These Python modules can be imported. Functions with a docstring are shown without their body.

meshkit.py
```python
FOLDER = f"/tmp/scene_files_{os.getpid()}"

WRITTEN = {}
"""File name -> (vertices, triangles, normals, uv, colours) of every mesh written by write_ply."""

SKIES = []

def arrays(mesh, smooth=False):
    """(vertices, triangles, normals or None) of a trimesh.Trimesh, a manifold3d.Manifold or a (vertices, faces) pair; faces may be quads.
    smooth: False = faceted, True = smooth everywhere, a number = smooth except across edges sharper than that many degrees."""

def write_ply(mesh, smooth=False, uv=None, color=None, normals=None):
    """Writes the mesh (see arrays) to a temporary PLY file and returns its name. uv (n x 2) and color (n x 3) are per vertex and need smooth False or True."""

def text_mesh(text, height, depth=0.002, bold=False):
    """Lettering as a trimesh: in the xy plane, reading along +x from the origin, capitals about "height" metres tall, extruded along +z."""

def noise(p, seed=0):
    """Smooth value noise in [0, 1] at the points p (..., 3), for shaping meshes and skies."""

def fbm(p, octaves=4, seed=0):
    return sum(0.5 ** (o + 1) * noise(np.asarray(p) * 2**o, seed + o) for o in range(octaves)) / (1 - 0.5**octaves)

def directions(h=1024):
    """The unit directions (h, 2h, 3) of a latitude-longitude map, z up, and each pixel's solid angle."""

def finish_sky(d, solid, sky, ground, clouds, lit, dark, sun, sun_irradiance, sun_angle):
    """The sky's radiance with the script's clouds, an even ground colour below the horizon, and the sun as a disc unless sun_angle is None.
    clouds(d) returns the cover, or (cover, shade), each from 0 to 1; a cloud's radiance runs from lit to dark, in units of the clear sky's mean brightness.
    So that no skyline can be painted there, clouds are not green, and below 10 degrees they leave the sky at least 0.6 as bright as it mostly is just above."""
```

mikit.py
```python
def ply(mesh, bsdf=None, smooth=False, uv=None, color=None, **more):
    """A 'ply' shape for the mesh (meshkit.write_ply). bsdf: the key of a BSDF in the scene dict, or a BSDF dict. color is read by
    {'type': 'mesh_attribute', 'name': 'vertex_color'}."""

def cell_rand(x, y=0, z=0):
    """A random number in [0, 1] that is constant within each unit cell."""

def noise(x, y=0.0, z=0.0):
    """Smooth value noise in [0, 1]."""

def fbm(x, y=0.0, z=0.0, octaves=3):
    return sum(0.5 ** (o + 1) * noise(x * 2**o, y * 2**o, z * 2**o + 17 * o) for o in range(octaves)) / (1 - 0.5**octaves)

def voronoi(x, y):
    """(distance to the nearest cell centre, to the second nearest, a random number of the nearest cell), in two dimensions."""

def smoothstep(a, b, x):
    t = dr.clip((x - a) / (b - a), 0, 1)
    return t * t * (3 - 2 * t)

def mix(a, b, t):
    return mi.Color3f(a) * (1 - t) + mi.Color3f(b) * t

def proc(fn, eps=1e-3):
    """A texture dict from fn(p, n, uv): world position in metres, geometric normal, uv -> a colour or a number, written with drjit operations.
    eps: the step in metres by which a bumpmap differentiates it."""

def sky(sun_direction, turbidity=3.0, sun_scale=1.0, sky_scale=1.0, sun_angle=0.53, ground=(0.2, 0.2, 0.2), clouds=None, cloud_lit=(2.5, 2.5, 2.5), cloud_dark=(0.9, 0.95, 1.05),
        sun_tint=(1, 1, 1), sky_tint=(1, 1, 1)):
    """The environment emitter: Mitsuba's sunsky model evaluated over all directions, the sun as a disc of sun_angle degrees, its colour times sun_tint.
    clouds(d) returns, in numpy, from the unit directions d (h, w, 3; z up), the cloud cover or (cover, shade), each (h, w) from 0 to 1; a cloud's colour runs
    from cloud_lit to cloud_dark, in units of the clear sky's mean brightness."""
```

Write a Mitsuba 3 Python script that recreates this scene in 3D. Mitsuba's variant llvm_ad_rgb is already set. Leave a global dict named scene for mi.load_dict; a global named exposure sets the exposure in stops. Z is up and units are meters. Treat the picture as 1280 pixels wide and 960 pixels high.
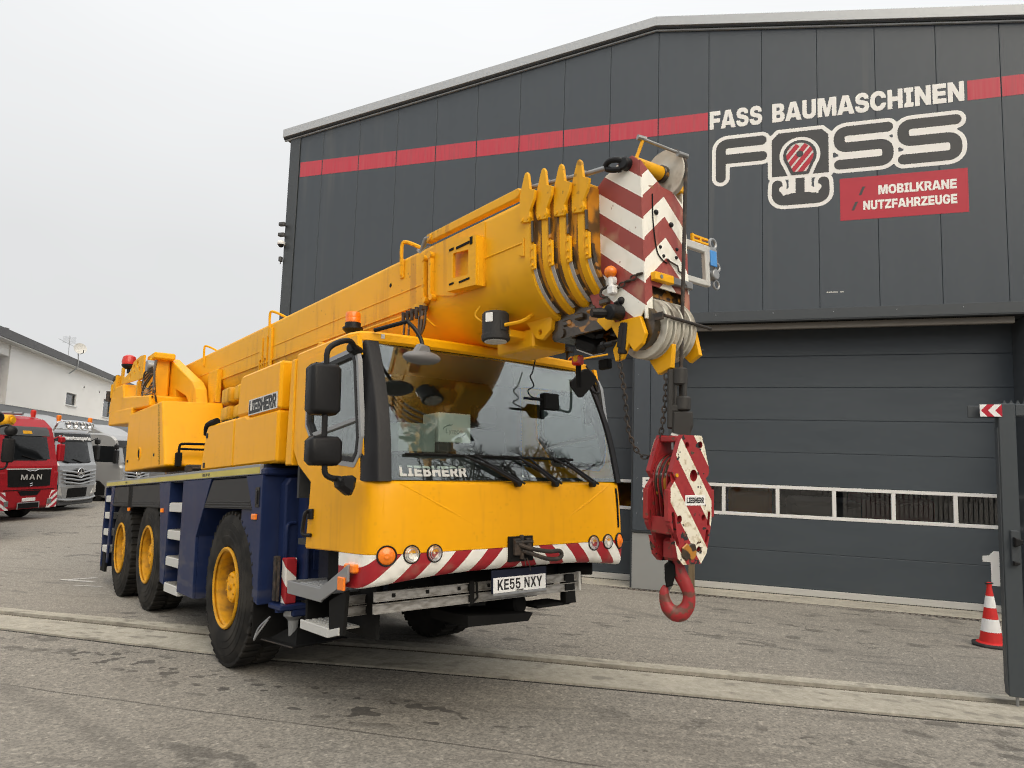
import math, glob, random
import numpy as np
import trimesh
import shapely
from shapely.geometry import Polygon, LineString, Point, MultiPolygon
from shapely.ops import unary_union
from scipy.interpolate import RBFInterpolator
import drjit as dr
import mitsuba as mi
import mikit
from mikit import proc, noise, fbm, cell_rand, smoothstep, mix

random.seed(7)
rng = np.random.default_rng(7)
scene, labels = {}, {}

# ------------------------------------------------------------------ camera, sky, exposure
CAM = np.array([9.77256, -13.95288, 2.53])
RIGHT = np.array([0.947022, 0.319648, 0.031216])
FWD = np.array([-0.321154, 0.941551, 0.101697])
UP = np.array([0.003115, -0.106334, 0.994326])
m = np.eye(4)
m[:3, 0], m[:3, 1], m[:3, 2], m[:3, 3] = -RIGHT, UP, FWD, CAM
scene['camera'] = {'type': 'perspective', 'fov_axis': 'x', 'fov': math.degrees(2 * math.atan(640 / 878.75)), 'near_clip': 0.05, 'far_clip': 3000.0,
                   'to_world': mi.ScalarTransform4f(m)}


def overcast(d):
    """an even cloud sheet, brighter towards the zenith as overcast skies are, with faint structure"""
    n = mikit.meshkit.fbm(d * np.array([2.2, 2.2, 4.0]), 4, 3)
    el = np.clip(d[..., 2], 0, 1)
    return np.ones(d.shape[:2]), np.clip(1.0 - el ** 1.4 + 0.22 * (n - 0.5), 0, 1)


scene['sky'] = mikit.sky((0.50, -0.57, 0.65), turbidity=3, sun_scale=0.19, sun_angle=50, clouds=overcast, sun_tint=(0.93, 0.985, 1.05), cloud_lit=(1.74, 1.775, 1.80), cloud_dark=(0.99, 1.0, 1.005), ground=(0.2, 0.19, 0.17))
exposure = 3.05

# ------------------------------------------------------------------ crane frame (x forward, y to its left, z up)
CM = np.array([[0.838539, 0.542125, -0.054341], [-0.540628, 0.840285, 0.040519], [0.067628, -0.004598, 0.997700]])
CO = np.array([5.645718, -7.067293, 0.516600])
CRANE = np.eye(4)
CRANE[:3, :3], CRANE[:3, 3] = CM, CO


def W(x, y, z):
    return CO + CM @ np.array([x, y, z], float)


def loc(p):
    """crane coordinates of a world point in a procedural texture"""
    q = [p.x - CO[0], p.y - CO[1], p.z - CO[2]]
    return [q[0] * CM[0, k] + q[1] * CM[1, k] + q[2] * CM[2, k] for k in range(3)]


# ------------------------------------------------------------------ materials
def rgb(*c):
    return {'type': 'rgb', 'value': [float(x) for x in c]}


def pri(col, rough=0.5, **k):
    if isinstance(col, tuple):
        col = rgb(*col)
    return {'type': 'twosided', 'bsdf': {'type': 'principled', 'base_color': col, 'roughness': rough, **k}}


def bump(b, fn, scale, eps=1e-3):
    return {'type': 'twosided', 'bsdf': {'type': 'bumpmap', 'arbitrary': proc(fn, eps), 'scale': scale, 'bsdf': b['bsdf']}}


def c_yellow(p, n, uv):
    x, y, z = loc(p)
    big = fbm(x * 1.3, y * 1.3, z * 1.3, 3)
    streak = fbm(x * 22, y * 22, z * 1.6, 3)
    grime = smoothstep(0.52, 0.8, streak) * smoothstep(0.35, 0.7, big)
    spot = smoothstep(0.74, 0.80, noise(x * 40, y * 40, z * 34)) * smoothstep(0.5, 0.75, fbm(x * 5, y * 5, z * 5, 2))
    c = mix((0.88, 0.41, 0.003), (0.82, 0.375, 0.004), big)
    c = mix(c, (0.50, 0.23, 0.03), 0.22 * grime)
    return mix(c, (0.20, 0.10, 0.03), 0.10 * spot)


def c_boom(p, n, uv):
    x, y, z = loc(p)
    big = fbm(x * 0.9, y * 1.3, z * 1.1, 3)
    streak = fbm(x * 16, y * 16, z * 1.2, 3)
    grime = smoothstep(0.48, 0.78, streak) * smoothstep(0.38, 0.62, big)
    spot = smoothstep(0.76, 0.82, noise(x * 34, y * 34, z * 30))
    c = mix((0.86, 0.43, 0.006), (0.72, 0.355, 0.010), big)
    c = mix(c, (0.36, 0.16, 0.03), 0.5 * grime)
    return mix(c, (0.12, 0.06, 0.02), 0.6 * spot * smoothstep(0.5, 0.7, big))


def c_grease(p, n, uv):
    x, y, z = loc(p)
    a = fbm(x * 30, y * 20, z * 20, 3)
    c = mix((0.015, 0.012, 0.010), (0.07, 0.045, 0.02), a)
    return mix(c, (0.40, 0.17, 0.02), smoothstep(0.60, 0.68, fbm(x * 9, y * 14, z * 14, 3)))


def c_inner(p, n, uv):
    x, y, z = loc(p)
    g = fbm(x * 18, y * 12, z * 9, 3)
    c = mix((0.60, 0.24, 0.010), (0.42, 0.17, 0.012), g)
    return mix(c, (0.05, 0.035, 0.02), 0.85 * smoothstep(0.40, 0.58, fbm(x * 30 + 3, y * 9, z * 5, 3)))


def c_sheave(p, n, uv):
    g = fbm(p.x * 22, p.y * 22, p.z * 22, 3)
    c = mix((0.62, 0.60, 0.53), (0.46, 0.43, 0.36), g)
    return mix(c, (0.13, 0.10, 0.07), 0.75 * smoothstep(0.50, 0.72, fbm(p.x * 13, p.y * 13, p.z * 9, 3)))


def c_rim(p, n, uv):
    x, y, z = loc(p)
    deep = smoothstep(1.29, 1.16, dr.abs(y))  # darker with depth: shade of the dish painted into the colour, besides dirt
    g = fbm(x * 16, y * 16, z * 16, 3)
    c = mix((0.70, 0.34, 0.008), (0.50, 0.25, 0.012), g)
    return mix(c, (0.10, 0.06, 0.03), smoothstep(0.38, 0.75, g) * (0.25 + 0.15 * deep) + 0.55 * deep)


def c_alu(p, n, uv):
    e = fbm(p.x * 20, p.y * 20, p.z * 40, 3)
    return mix((0.47, 0.46, 0.44), (0.27, 0.255, 0.23), smoothstep(0.3, 0.8, e))


def c_navy(p, n, uv):
    x, y, z = loc(p)
    d = fbm(x * 5, y * 5, z * 3, 4)
    c = mix((0.009, 0.019, 0.068), (0.014, 0.026, 0.084), d)
    c = mix(c, (0.055, 0.052, 0.056), 0.16 * smoothstep(0.45, 0.80, fbm(x * 14, y * 14, z * 0.9, 3)))
    return mix(c, (0.11, 0.105, 0.10), 0.55 * smoothstep(0.50, 0.85, fbm(x * 3, y * 3, z * 9, 3)) * smoothstep(1.3, 0.4, z))


def c_bumper(p, n, uv):
    x, y, z = loc(p)
    s = (dr.abs(y) + 1.0 * z) / 0.29 + 0.05
    f = s - dr.floor(s)
    r = smoothstep(0.495, 0.505, f)
    d = fbm(x * 9, y * 9, z * 9, 3)
    c = mix((0.80, 0.79, 0.74), (0.33, 0.010, 0.018), r)
    return mix(c, (0.25, 0.20, 0.15), 0.35 * smoothstep(0.5, 0.85, d))


def c_head(p, n, uv):
    x, y, z = loc(p)
    side = dr.abs(y) > 0.212
    h = dr.select(side, z + 0.80 * (x - 4.49) - 3.262, z - 0.90 * (0.224 - dr.abs(y)) - 3.262)
    s = h / 0.285
    f = s - dr.floor(s)
    r = smoothstep(0.515, 0.505, f)
    d = fbm(x * 11, y * 11, z * 5, 3)
    c = mix((0.84, 0.82, 0.74), (0.30, 0.058, 0.048), r)
    c = mix(c, (0.55, 0.43, 0.26), 0.40 * smoothstep(0.55, 0.85, d))
    rust = smoothstep(0.74, 0.79, fbm(x * 17, y * 17, z * 14, 3))
    return mix(c, (0.24, 0.10, 0.035), 0.8 * rust)


HK = {'o': (9.3445, -9.4394, 2.690), 'n': (0.771, -0.637), 'u': (0.637, 0.771)}


def c_hook(p, n, uv):
    """stripes of the hook block's cheek plates, in the block's own frame"""
    u = (p.x - HK['o'][0]) * HK['u'][0] + (p.y - HK['o'][1]) * HK['u'][1]
    w = (p.x - HK['o'][0]) * HK['n'][0] + (p.y - HK['o'][1]) * HK['n'][1]
    z = p.z - HK['o'][2]
    s = (z + 1.45 * u + 0.23) / 0.34 + 0.25
    f = s - dr.floor(s)
    white = smoothstep(0.50, 0.49, f) * smoothstep(0.1105, 0.112, dr.abs(w))
    e = fbm(p.x * 40, p.y * 40, p.z * 40, 3)
    chip = smoothstep(0.700, 0.715, fbm(p.x * 30, p.y * 30, p.z * 24, 3) + 0.11 * smoothstep(-0.45, -0.8, z))
    c = mix((0.27, 0.014, 0.020), (0.34, 0.030, 0.032), e)
    c = mix(c, mix((0.74, 0.70, 0.58), (0.50, 0.42, 0.28), smoothstep(0.5, 0.8, e)), white)
    return mix(c, mix((0.02, 0.02, 0.022), (0.09, 0.05, 0.03), smoothstep(0.45, 0.6, e)), chip)


def c_redpaint(p, n, uv):
    e = fbm(p.x * 30, p.y * 30, p.z * 30, 3)
    low = smoothstep(1.86, 1.60, p.z)
    c = mix((0.26, 0.013, 0.018), (0.35, 0.032, 0.032), fbm(p.x * 9, p.y * 9, p.z * 9, 3))
    return mix(c, (0.09, 0.06, 0.04), smoothstep(0.62 - 0.20 * low, 0.74 - 0.12 * low, e) * 0.75)


def c_rust(p, n, uv):
    e = fbm(p.x * 28, p.y * 28, p.z * 28, 4)
    return mix((0.030, 0.027, 0.025), (0.085, 0.060, 0.045), smoothstep(0.35, 0.8, e))


def c_steel(p, n, uv):
    e = fbm(p.x * 14, p.y * 14, p.z * 30, 3)
    return mix((0.36, 0.365, 0.37), (0.22, 0.215, 0.20), e)


def c_tyre(p, n, uv):
    e = fbm(p.x * 6, p.y * 6, p.z * 6, 3)
    f = fbm(p.x * 60, p.y * 60, p.z * 60, 2)
    return mix((0.010, 0.010, 0.010), (0.036, 0.033, 0.029), smoothstep(0.3, 0.8, e) * 0.8 + 0.2 * f)


def c_asphalt(p, n, uv):
    g = fbm(p.x * 90, p.y * 90, 0, 2)
    speck = cell_rand(dr.floor(p.x * 70), dr.floor(p.y * 70), 3)
    big = fbm(p.x * 0.55, p.y * 0.9, 2.0, 4)
    mid = fbm(p.x * 3.1, p.y * 3.4, 5.0, 3)
    streak = fbm(p.x * 0.7 + p.y * 0.2, p.y * 6.0 - p.x * 1.6, 9.0, 3)
    c = mix((0.178, 0.165, 0.145), (0.218, 0.203, 0.178), 0.55 * big + 0.45 * mid)
    grit = noise(p.x * 60, p.y * 52, 1.0) * 0.66 + noise(p.x * 31, p.y * 26, 5.0) * 0.34
    stone = smoothstep(0.78, 0.88, noise(p.x * 40, p.y * 34, 9.0))
    c = c * (0.66 + 0.70 * grit) * (0.85 + 0.30 * speck) * (0.88 + 0.24 * g) * (1.0 + 0.30 * stone)
    c = mix(c, (0.085, 0.078, 0.070), 0.40 * smoothstep(0.60, 0.85, streak))
    oil = smoothstep(0.62, 0.72, fbm(p.x * 3.1 + 3.0, p.y * 4.6 + 1.0, 1.0, 4)) * smoothstep(0.50, 0.64, fbm(p.x * 0.42 + 7, p.y * 0.55 + 2, 4.0, 2))
    drips = smoothstep(0.83, 0.88, fbm(p.x * 7.5, p.y * 9.0, 7.0, 2) * 0.6 + 0.4 * noise(p.x * 7.5, p.y * 9.0, 3.0)) * smoothstep(0.50, 0.66, fbm(p.x * 0.5, p.y * 0.6, 8.0, 2))
    c = mix(c, (0.030, 0.028, 0.026), 0.50 * dr.maximum(oil, drips))
    near = dr.exp(-dr.square((p.x - 6.6) / 1.9) - dr.square((p.y + 8.75) / 0.42)) + 0.9 * dr.exp(-dr.square((p.x - 3.9) / 1.1) - dr.square((p.y + 8.35) / 0.35)) + 0.6 * dr.exp(-dr.square((p.x - 10.0) / 2.5) - dr.square((p.y + 8.0) / 0.35))
    spots = smoothstep(0.63, 0.70, noise(p.x * 6.0, p.y * 9.0, 2.0) * 0.65 + 0.35 * noise(p.x * 15.0, p.y * 19.0, 4.0))
    c = mix(c, (0.040, 0.037, 0.034), 0.75 * spots * smoothstep(0.25, 0.75, near))
    for cx, cy, rad, w_ in ((14.0, 6.5, 9.2, 0.16), (14.0, 6.5, 10.9, 0.16), (2.0, -19.0, 9.6, 0.14), (22.0, -16.0, 12.4, 0.15)):
        dd = dr.abs(dr.sqrt(dr.square(p.x - cx) + dr.square(p.y - cy)) - rad - 0.05 * noise(p.x, p.y, 3.0))
        c = mix(c, (0.075, 0.070, 0.063), 0.30 * smoothstep(w_, 0.05, dd) * smoothstep(0.30, 0.60, fbm(p.x * 1.3, p.y * 1.3, 11.0, 3)))
    crack = dr.abs(fbm(p.x * 0.8 + 5.0, p.y * 0.8, 21.0, 4) - 0.5)
    c = mix(c, (0.05, 0.046, 0.04), 0.55 * smoothstep(0.004, 0.0012, crack) * smoothstep(0.52, 0.62, fbm(p.x * 0.35, p.y * 0.35, 31.0, 2)))
    # seam between two laid lanes
    d = dr.abs(p.y + 9.33 - 0.055 * (p.x - 6.0) + 0.03 * (noise(p.x * 3, 0, 0) - 0.5))
    c = mix(c, (0.055, 0.05, 0.045), 0.75 * smoothstep(0.018, 0.006, d) * smoothstep(0.30, 0.55, fbm(p.x * 2.0, 3.0, 0.0, 3) + 0.15))
    return c


def b_asphalt(p, n, uv):
    return fbm(p.x * 70, p.y * 70, 0.0, 3)


def c_concrete(p, n, uv):
    g = fbm(p.x * 60, p.y * 60, p.z * 60, 2)
    big = fbm(p.x * 1.7, p.y * 1.7, p.z * 1.7, 4)
    grit = noise(p.x * 30, p.y * 26, 1.0) + 0.8 * noise(p.x * 14, p.y * 12, 4.0) - 0.4
    c = mix((0.270, 0.254, 0.214), (0.360, 0.338, 0.286), big) * (0.72 + 0.34 * g + 0.22 * grit)
    return mix(c, (0.12, 0.11, 0.095), 0.6 * smoothstep(0.55, 0.8, fbm(p.x * 5, p.y * 9, p.z * 5, 3)))


def c_panel(p, n, uv):
    st = fbm(p.x * 9, p.y, p.z * 0.35, 3)
    big = fbm(p.x * 0.35, 0.0, p.z * 0.35, 3)
    c = mix((0.047, 0.059, 0.074), (0.059, 0.072, 0.087), 0.6 * big + 0.4 * st)
    run = smoothstep(0.56, 0.80, fbm(p.x * 6.5, 3.0, p.z * 0.22, 3)) * smoothstep(0.40, 0.70, fbm(p.x * 0.6, 7.0, p.z * 0.3, 2))
    return mix(c, (0.095, 0.100, 0.102), 0.45 * run)


def b_panel(p, n, uv):
    t = p.x * 25.0
    return smoothstep(0.0, 0.08, dr.abs(t - dr.floor(t) - 0.5)) + 0.25 * fbm(p.x * 1.3, 0, p.z * 1.1, 2)


def c_door(p, n, uv):
    big = fbm(p.x * 0.8, 0.0, p.z * 2.6, 3)
    c = mix((0.048, 0.061, 0.075), (0.063, 0.077, 0.091), big)
    return mix(c, (0.10, 0.10, 0.095), 0.35 * smoothstep(0.55, 0.85, fbm(p.x * 2.2, 0, p.z * 1.2, 4)) * smoothstep(1.2, 0.2, p.z))


def b_door(p, n, uv):
    return fbm(p.x * 3.0, 0.0, p.z * 13.0, 2)


def c_band(p, n, uv):
    st = fbm(p.x * 40, 0.0, p.z * 1.2, 2)
    per = noise(dr.floor(p.x) * 3.7, 2.0, 1.0)
    c = mix((0.46, 0.028, 0.055), (0.50, 0.075, 0.095), st)
    return mix(c, (0.20, 0.03, 0.05), 0.35 * per * smoothstep(0.45, 0.7, st))


def c_render(p, n, uv):
    big = fbm(p.x * 0.5, p.y * 0.5, p.z * 0.5, 4)
    return mix((0.92, 0.905, 0.87), (0.86, 0.84, 0.80), big)


def c_chev(p, n, uv):
    x = p.x
    s = (x - 11.884 - 0.9 * dr.abs(p.z - 3.109)) / 0.118
    f = s - dr.floor(s)
    return mix((0.45, 0.012, 0.03), (0.80, 0.80, 0.80), smoothstep(0.49, 0.51, f))


def c_jack(p, n, uv):
    x, y, z = loc(p)
    s = (z + 0.9 * y + 0.7 * x) / 0.30 + 0.22
    f = s - dr.floor(s)
    return mix((0.72, 0.70, 0.66), (0.34, 0.016, 0.022), smoothstep(0.49, 0.51, f))


def c_tape(p, n, uv):
    x, y, z = loc(p)
    a = fbm(x * 2.2, 0.0, z * 3.0, 3)
    c = mix((0.40, 0.33, 0.045), (0.52, 0.45, 0.10), a)
    return mix(c, (0.34, 0.31, 0.22), 0.7 * smoothstep(0.55, 0.75, fbm(x * 0.9 + 4, 1.0, 0.0, 2)))


def c_cone(p, n, uv):
    return mix((0.62, 0.016, 0.016), (0.52, 0.022, 0.018), fbm(p.x * 20, p.y * 20, p.z * 20, 3))


def c_wood(p, n, uv):
    g = fbm(p.x * 60, p.y * 60, p.z * 3, 3)
    return mix((0.20, 0.15, 0.085), (0.12, 0.085, 0.05), g)


MATS = {
    'yellow': pri(proc(c_yellow), 0.34, specular=0.20, clearcoat=0.14, clearcoat_gloss=0.92),
    'boom_yellow': pri(proc(c_boom), 0.42, specular=0.22, clearcoat=0.10, clearcoat_gloss=0.85),
    'boom_inner': pri(proc(c_inner), 0.5, specular=0.3),
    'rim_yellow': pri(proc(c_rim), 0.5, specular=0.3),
    'grease': pri(proc(c_grease), 0.28, specular=0.7),
    'navy': pri(proc(c_navy), 0.40, specular=0.16, clearcoat=0.05, clearcoat_gloss=0.9),
    'navy_dark': pri((0.007, 0.010, 0.024), 0.6, specular=0.25),
    'black_plastic': pri((0.010, 0.010, 0.011), 0.45, specular=0.28),
    'black_matt': pri((0.007, 0.007, 0.007), 0.75, specular=0.2),
    'dark_trim': pri((0.015, 0.015, 0.017), 0.45, specular=0.25),
    'rubber_grey': pri((0.032, 0.032, 0.033), 0.62, specular=0.3),
    'tyre': pri(proc(c_tyre), 0.75, specular=0.2),
    'bumper': pri(proc(c_bumper), 0.35, clearcoat=0.4),
    'head_paint': pri(proc(c_head), 0.55),
    'hook_paint': pri(proc(c_hook), 0.48),
    'red_paint': pri(proc(c_redpaint), 0.45),
    'rust': pri(proc(c_rust), 0.65, metallic=0.25),
    'steel': pri(proc(c_steel), 0.42, metallic=0.75),
    'galv': pri((0.33, 0.34, 0.35), 0.45, metallic=0.6),
    'alu': pri(proc(c_alu), 0.45, metallic=0.7),
    'alu_white': pri((0.52, 0.52, 0.50), 0.55, metallic=0.1),
    'chrome': pri((0.80, 0.80, 0.80), 0.08, metallic=1.0),
    'white_sheave': pri(proc(c_sheave), 0.5),
    'worn_pad': pri((0.42, 0.41, 0.39), 0.5),
    'tape': pri(proc(c_tape), 0.35),
    'jack_paint': pri(proc(c_jack), 0.45),
    'orange_lens': pri((0.85, 0.20, 0.006), 0.15, specular=0.6, clearcoat=0.6),
    'red_lens': pri((0.55, 0.02, 0.01), 0.15, clearcoat=0.6),
    'warm_lens': pri((0.72, 0.62, 0.40), 0.2, clearcoat=0.8),
    'glass': {'type': 'thindielectric', 'int_ior': 2.05, 'specular_reflectance': rgb(0.94, 1.0, 0.985), 'specular_transmittance': rgb(0.80, 0.90, 0.86)},
    'pane_glass': {'type': 'thindielectric', 'int_ior': 1.6},
    'dark_glass': pri((0.006, 0.007, 0.008), 0.04, specular=0.40),
    'white_paint': pri((0.74, 0.74, 0.73), 0.4, clearcoat=0.3),
    'off_white': pri((0.60, 0.59, 0.56), 0.55),
    'sign_white': pri((0.80, 0.79, 0.765), 0.5),
    'black_paint': pri((0.016, 0.017, 0.018), 0.45),
    'lettering_grey': pri((0.055, 0.055, 0.052), 0.5),
    'logo_black': pri((0.045, 0.047, 0.050), 0.5),
    'plate_white': pri((0.78, 0.78, 0.77), 0.35),
    'interior': pri((0.030, 0.031, 0.033), 0.7),
    'interior_light': pri((0.17, 0.17, 0.17), 0.8),
    'seat': pri((0.035, 0.037, 0.042), 0.9),
    'asphalt': bump(pri(proc(c_asphalt), 0.85), b_asphalt, 0.0025, 2e-3),
    'concrete': bump(pri(proc(c_concrete), 0.85), b_asphalt, 0.004, 2e-3),
    'concrete_smooth': pri((0.27, 0.28, 0.28), 0.8),
    'panel_grey': bump(pri(proc(c_panel), 0.42), b_panel, 0.0012, 2e-3),
    'trim_grey': pri((0.050, 0.058, 0.066), 0.42),
    'door_grey': bump(pri(proc(c_door), 0.42), b_door, 0.0022, 4e-3),
    'joint_dark': pri((0.024, 0.028, 0.032), 0.7),
    'soffit_brown': pri((0.17, 0.155, 0.135), 0.6),
    'fascia': pri((0.43, 0.45, 0.47), 0.42, metallic=0.3),
    'red_band': pri(proc(c_band), 0.5),
    'sign_red': pri((0.43, 0.022, 0.042), 0.5),
    'render_white': pri(proc(c_render), 0.9),
    'render_grey': pri((0.26, 0.27, 0.28), 0.85),
    'roof_grey': pri((0.13, 0.13, 0.135), 0.8),
    'truck_red': pri((0.36, 0.009, 0.016), 0.32, specular=0.25, clearcoat=0.25),
    'truck_silver': pri((0.40, 0.41, 0.42), 0.30, metallic=0.55, clearcoat=0.5),
    'truck_grey': pri((0.40, 0.405, 0.41), 0.32, metallic=0.4, clearcoat=0.4),
    'truck_dark': pri((0.07, 0.072, 0.075), 0.5),
    'sign_chevron': pri(proc(c_chev), 0.35),
    'cone_red': pri(proc(c_cone), 0.45),
    'cone_white': pri((0.78, 0.78, 0.78), 0.4),
    'wood': pri(proc(c_wood), 0.8),
    'gate_grey': pri((0.048, 0.058, 0.067), 0.45),
    'blue_tape': pri((0.05, 0.25, 0.62), 0.3),
    'maroon': pri((0.12, 0.035, 0.055), 0.7),
    'mirror_grey': pri((0.17, 0.17, 0.175), 0.5),
    'dark_iron': pri((0.034, 0.032, 0.030), 0.5, metallic=0.2),
    'card_white': pri((0.60, 0.62, 0.59), 0.7),
    'card_grey': pri((0.22, 0.25, 0.24), 0.8),
    'groove': pri((0.085, 0.074, 0.058), 0.85),
    'tar': pri((0.035, 0.033, 0.030), 0.7),
    'road_paint': pri((0.42, 0.41, 0.39), 0.8),
    'bark': pri((0.06, 0.05, 0.042), 0.9),
}
scene.update(MATS)

# ------------------------------------------------------------------ mesh helpers
FONT = glob.glob('/opt/blender-*/*/datafiles/fonts/Inter.woff2')[0]
_I4 = np.eye(4)


def mesh(v, f):
    return trimesh.Trimesh(np.asarray(v, float), np.asarray(f, int), process=False)


def cat(*ms):
    flat = []
    for x in ms:
        flat.extend(x) if isinstance(x, (list, tuple)) else flat.append(x)
    return trimesh.util.concatenate(flat) if len(flat) > 1 else flat[0]


_S = [(a, b, c) for a in (-1, 1) for b in (-1, 1) for c in (-1, 1)]
_u = np.array([[s[k] * (1.0 if k == a else 0.7) for k in range(3)] for s in _S for a in range(3)])
_hull = trimesh.Trimesh(_u, process=False).convex_hull
_order = [int(np.argmin(((_u - v) ** 2).sum(1))) for v in _hull.vertices]
_BOXF = np.array(_order)[_hull.faces]
_BOXS = np.repeat(np.array(_S, float), 3, axis=0)
_BOXA = np.tile(np.eye(3), (8, 1))


def box(x0, x1, y0, y1, z0, z1, b=0.006):
    lo, hi = np.minimum([x0, y0, z0], [x1, y1, z1]), np.maximum([x0, y0, z0], [x1, y1, z1])
    h, c = (hi - lo) / 2, (hi + lo) / 2
    b = min(b, 0.45 * h.min())
    if b <= 0:
        return trimesh.creation.box(extents=2 * h, transform=trimesh.transformations.translation_matrix(c))
    return mesh(c + _BOXS * (h - b + b * _BOXA), _BOXF)


def rot(m_, axis, deg, about=(0, 0, 0)):
    m_ = m_.copy()
    m_.apply_transform(trimesh.transformations.rotation_matrix(math.radians(deg), axis, about))
    return m_


def move(m_, x, y, z):
    m_ = m_.copy()
    m_.apply_translation([x, y, z])
    return m_


def mirror_y(m_):
    m_ = m_.copy()
    m_.vertices[:, 1] *= -1
    return mesh(m_.vertices, m_.faces[:, ::-1])


def flat_poly(poly, z=0.0):
    """triangles of a shapely polygon at height z"""
    out = []
    for g in getattr(poly, 'geoms', [poly]):
        if g.is_empty or g.area < 1e-9:
            continue
        v, f = trimesh.creation.triangulate_polygon(g, engine='earcut')
        out.append(mesh(np.c_[v, np.full(len(v), z)], f))
    return out


def _to_axis(m_, axis):
    """(u, v, w): the polygon's plane and the extrusion -> axis 'y': u=x v=z w=y; 'x': u=y v=z w=x; 'z': as is"""
    v = m_.vertices
    if axis == 'y':
        return mesh(np.c_[v[:, 0], v[:, 2], v[:, 1]], m_.faces[:, ::-1])
    if axis == 'x':
        return mesh(np.c_[v[:, 2], v[:, 0], v[:, 1]], m_.faces)
    return m_


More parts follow.
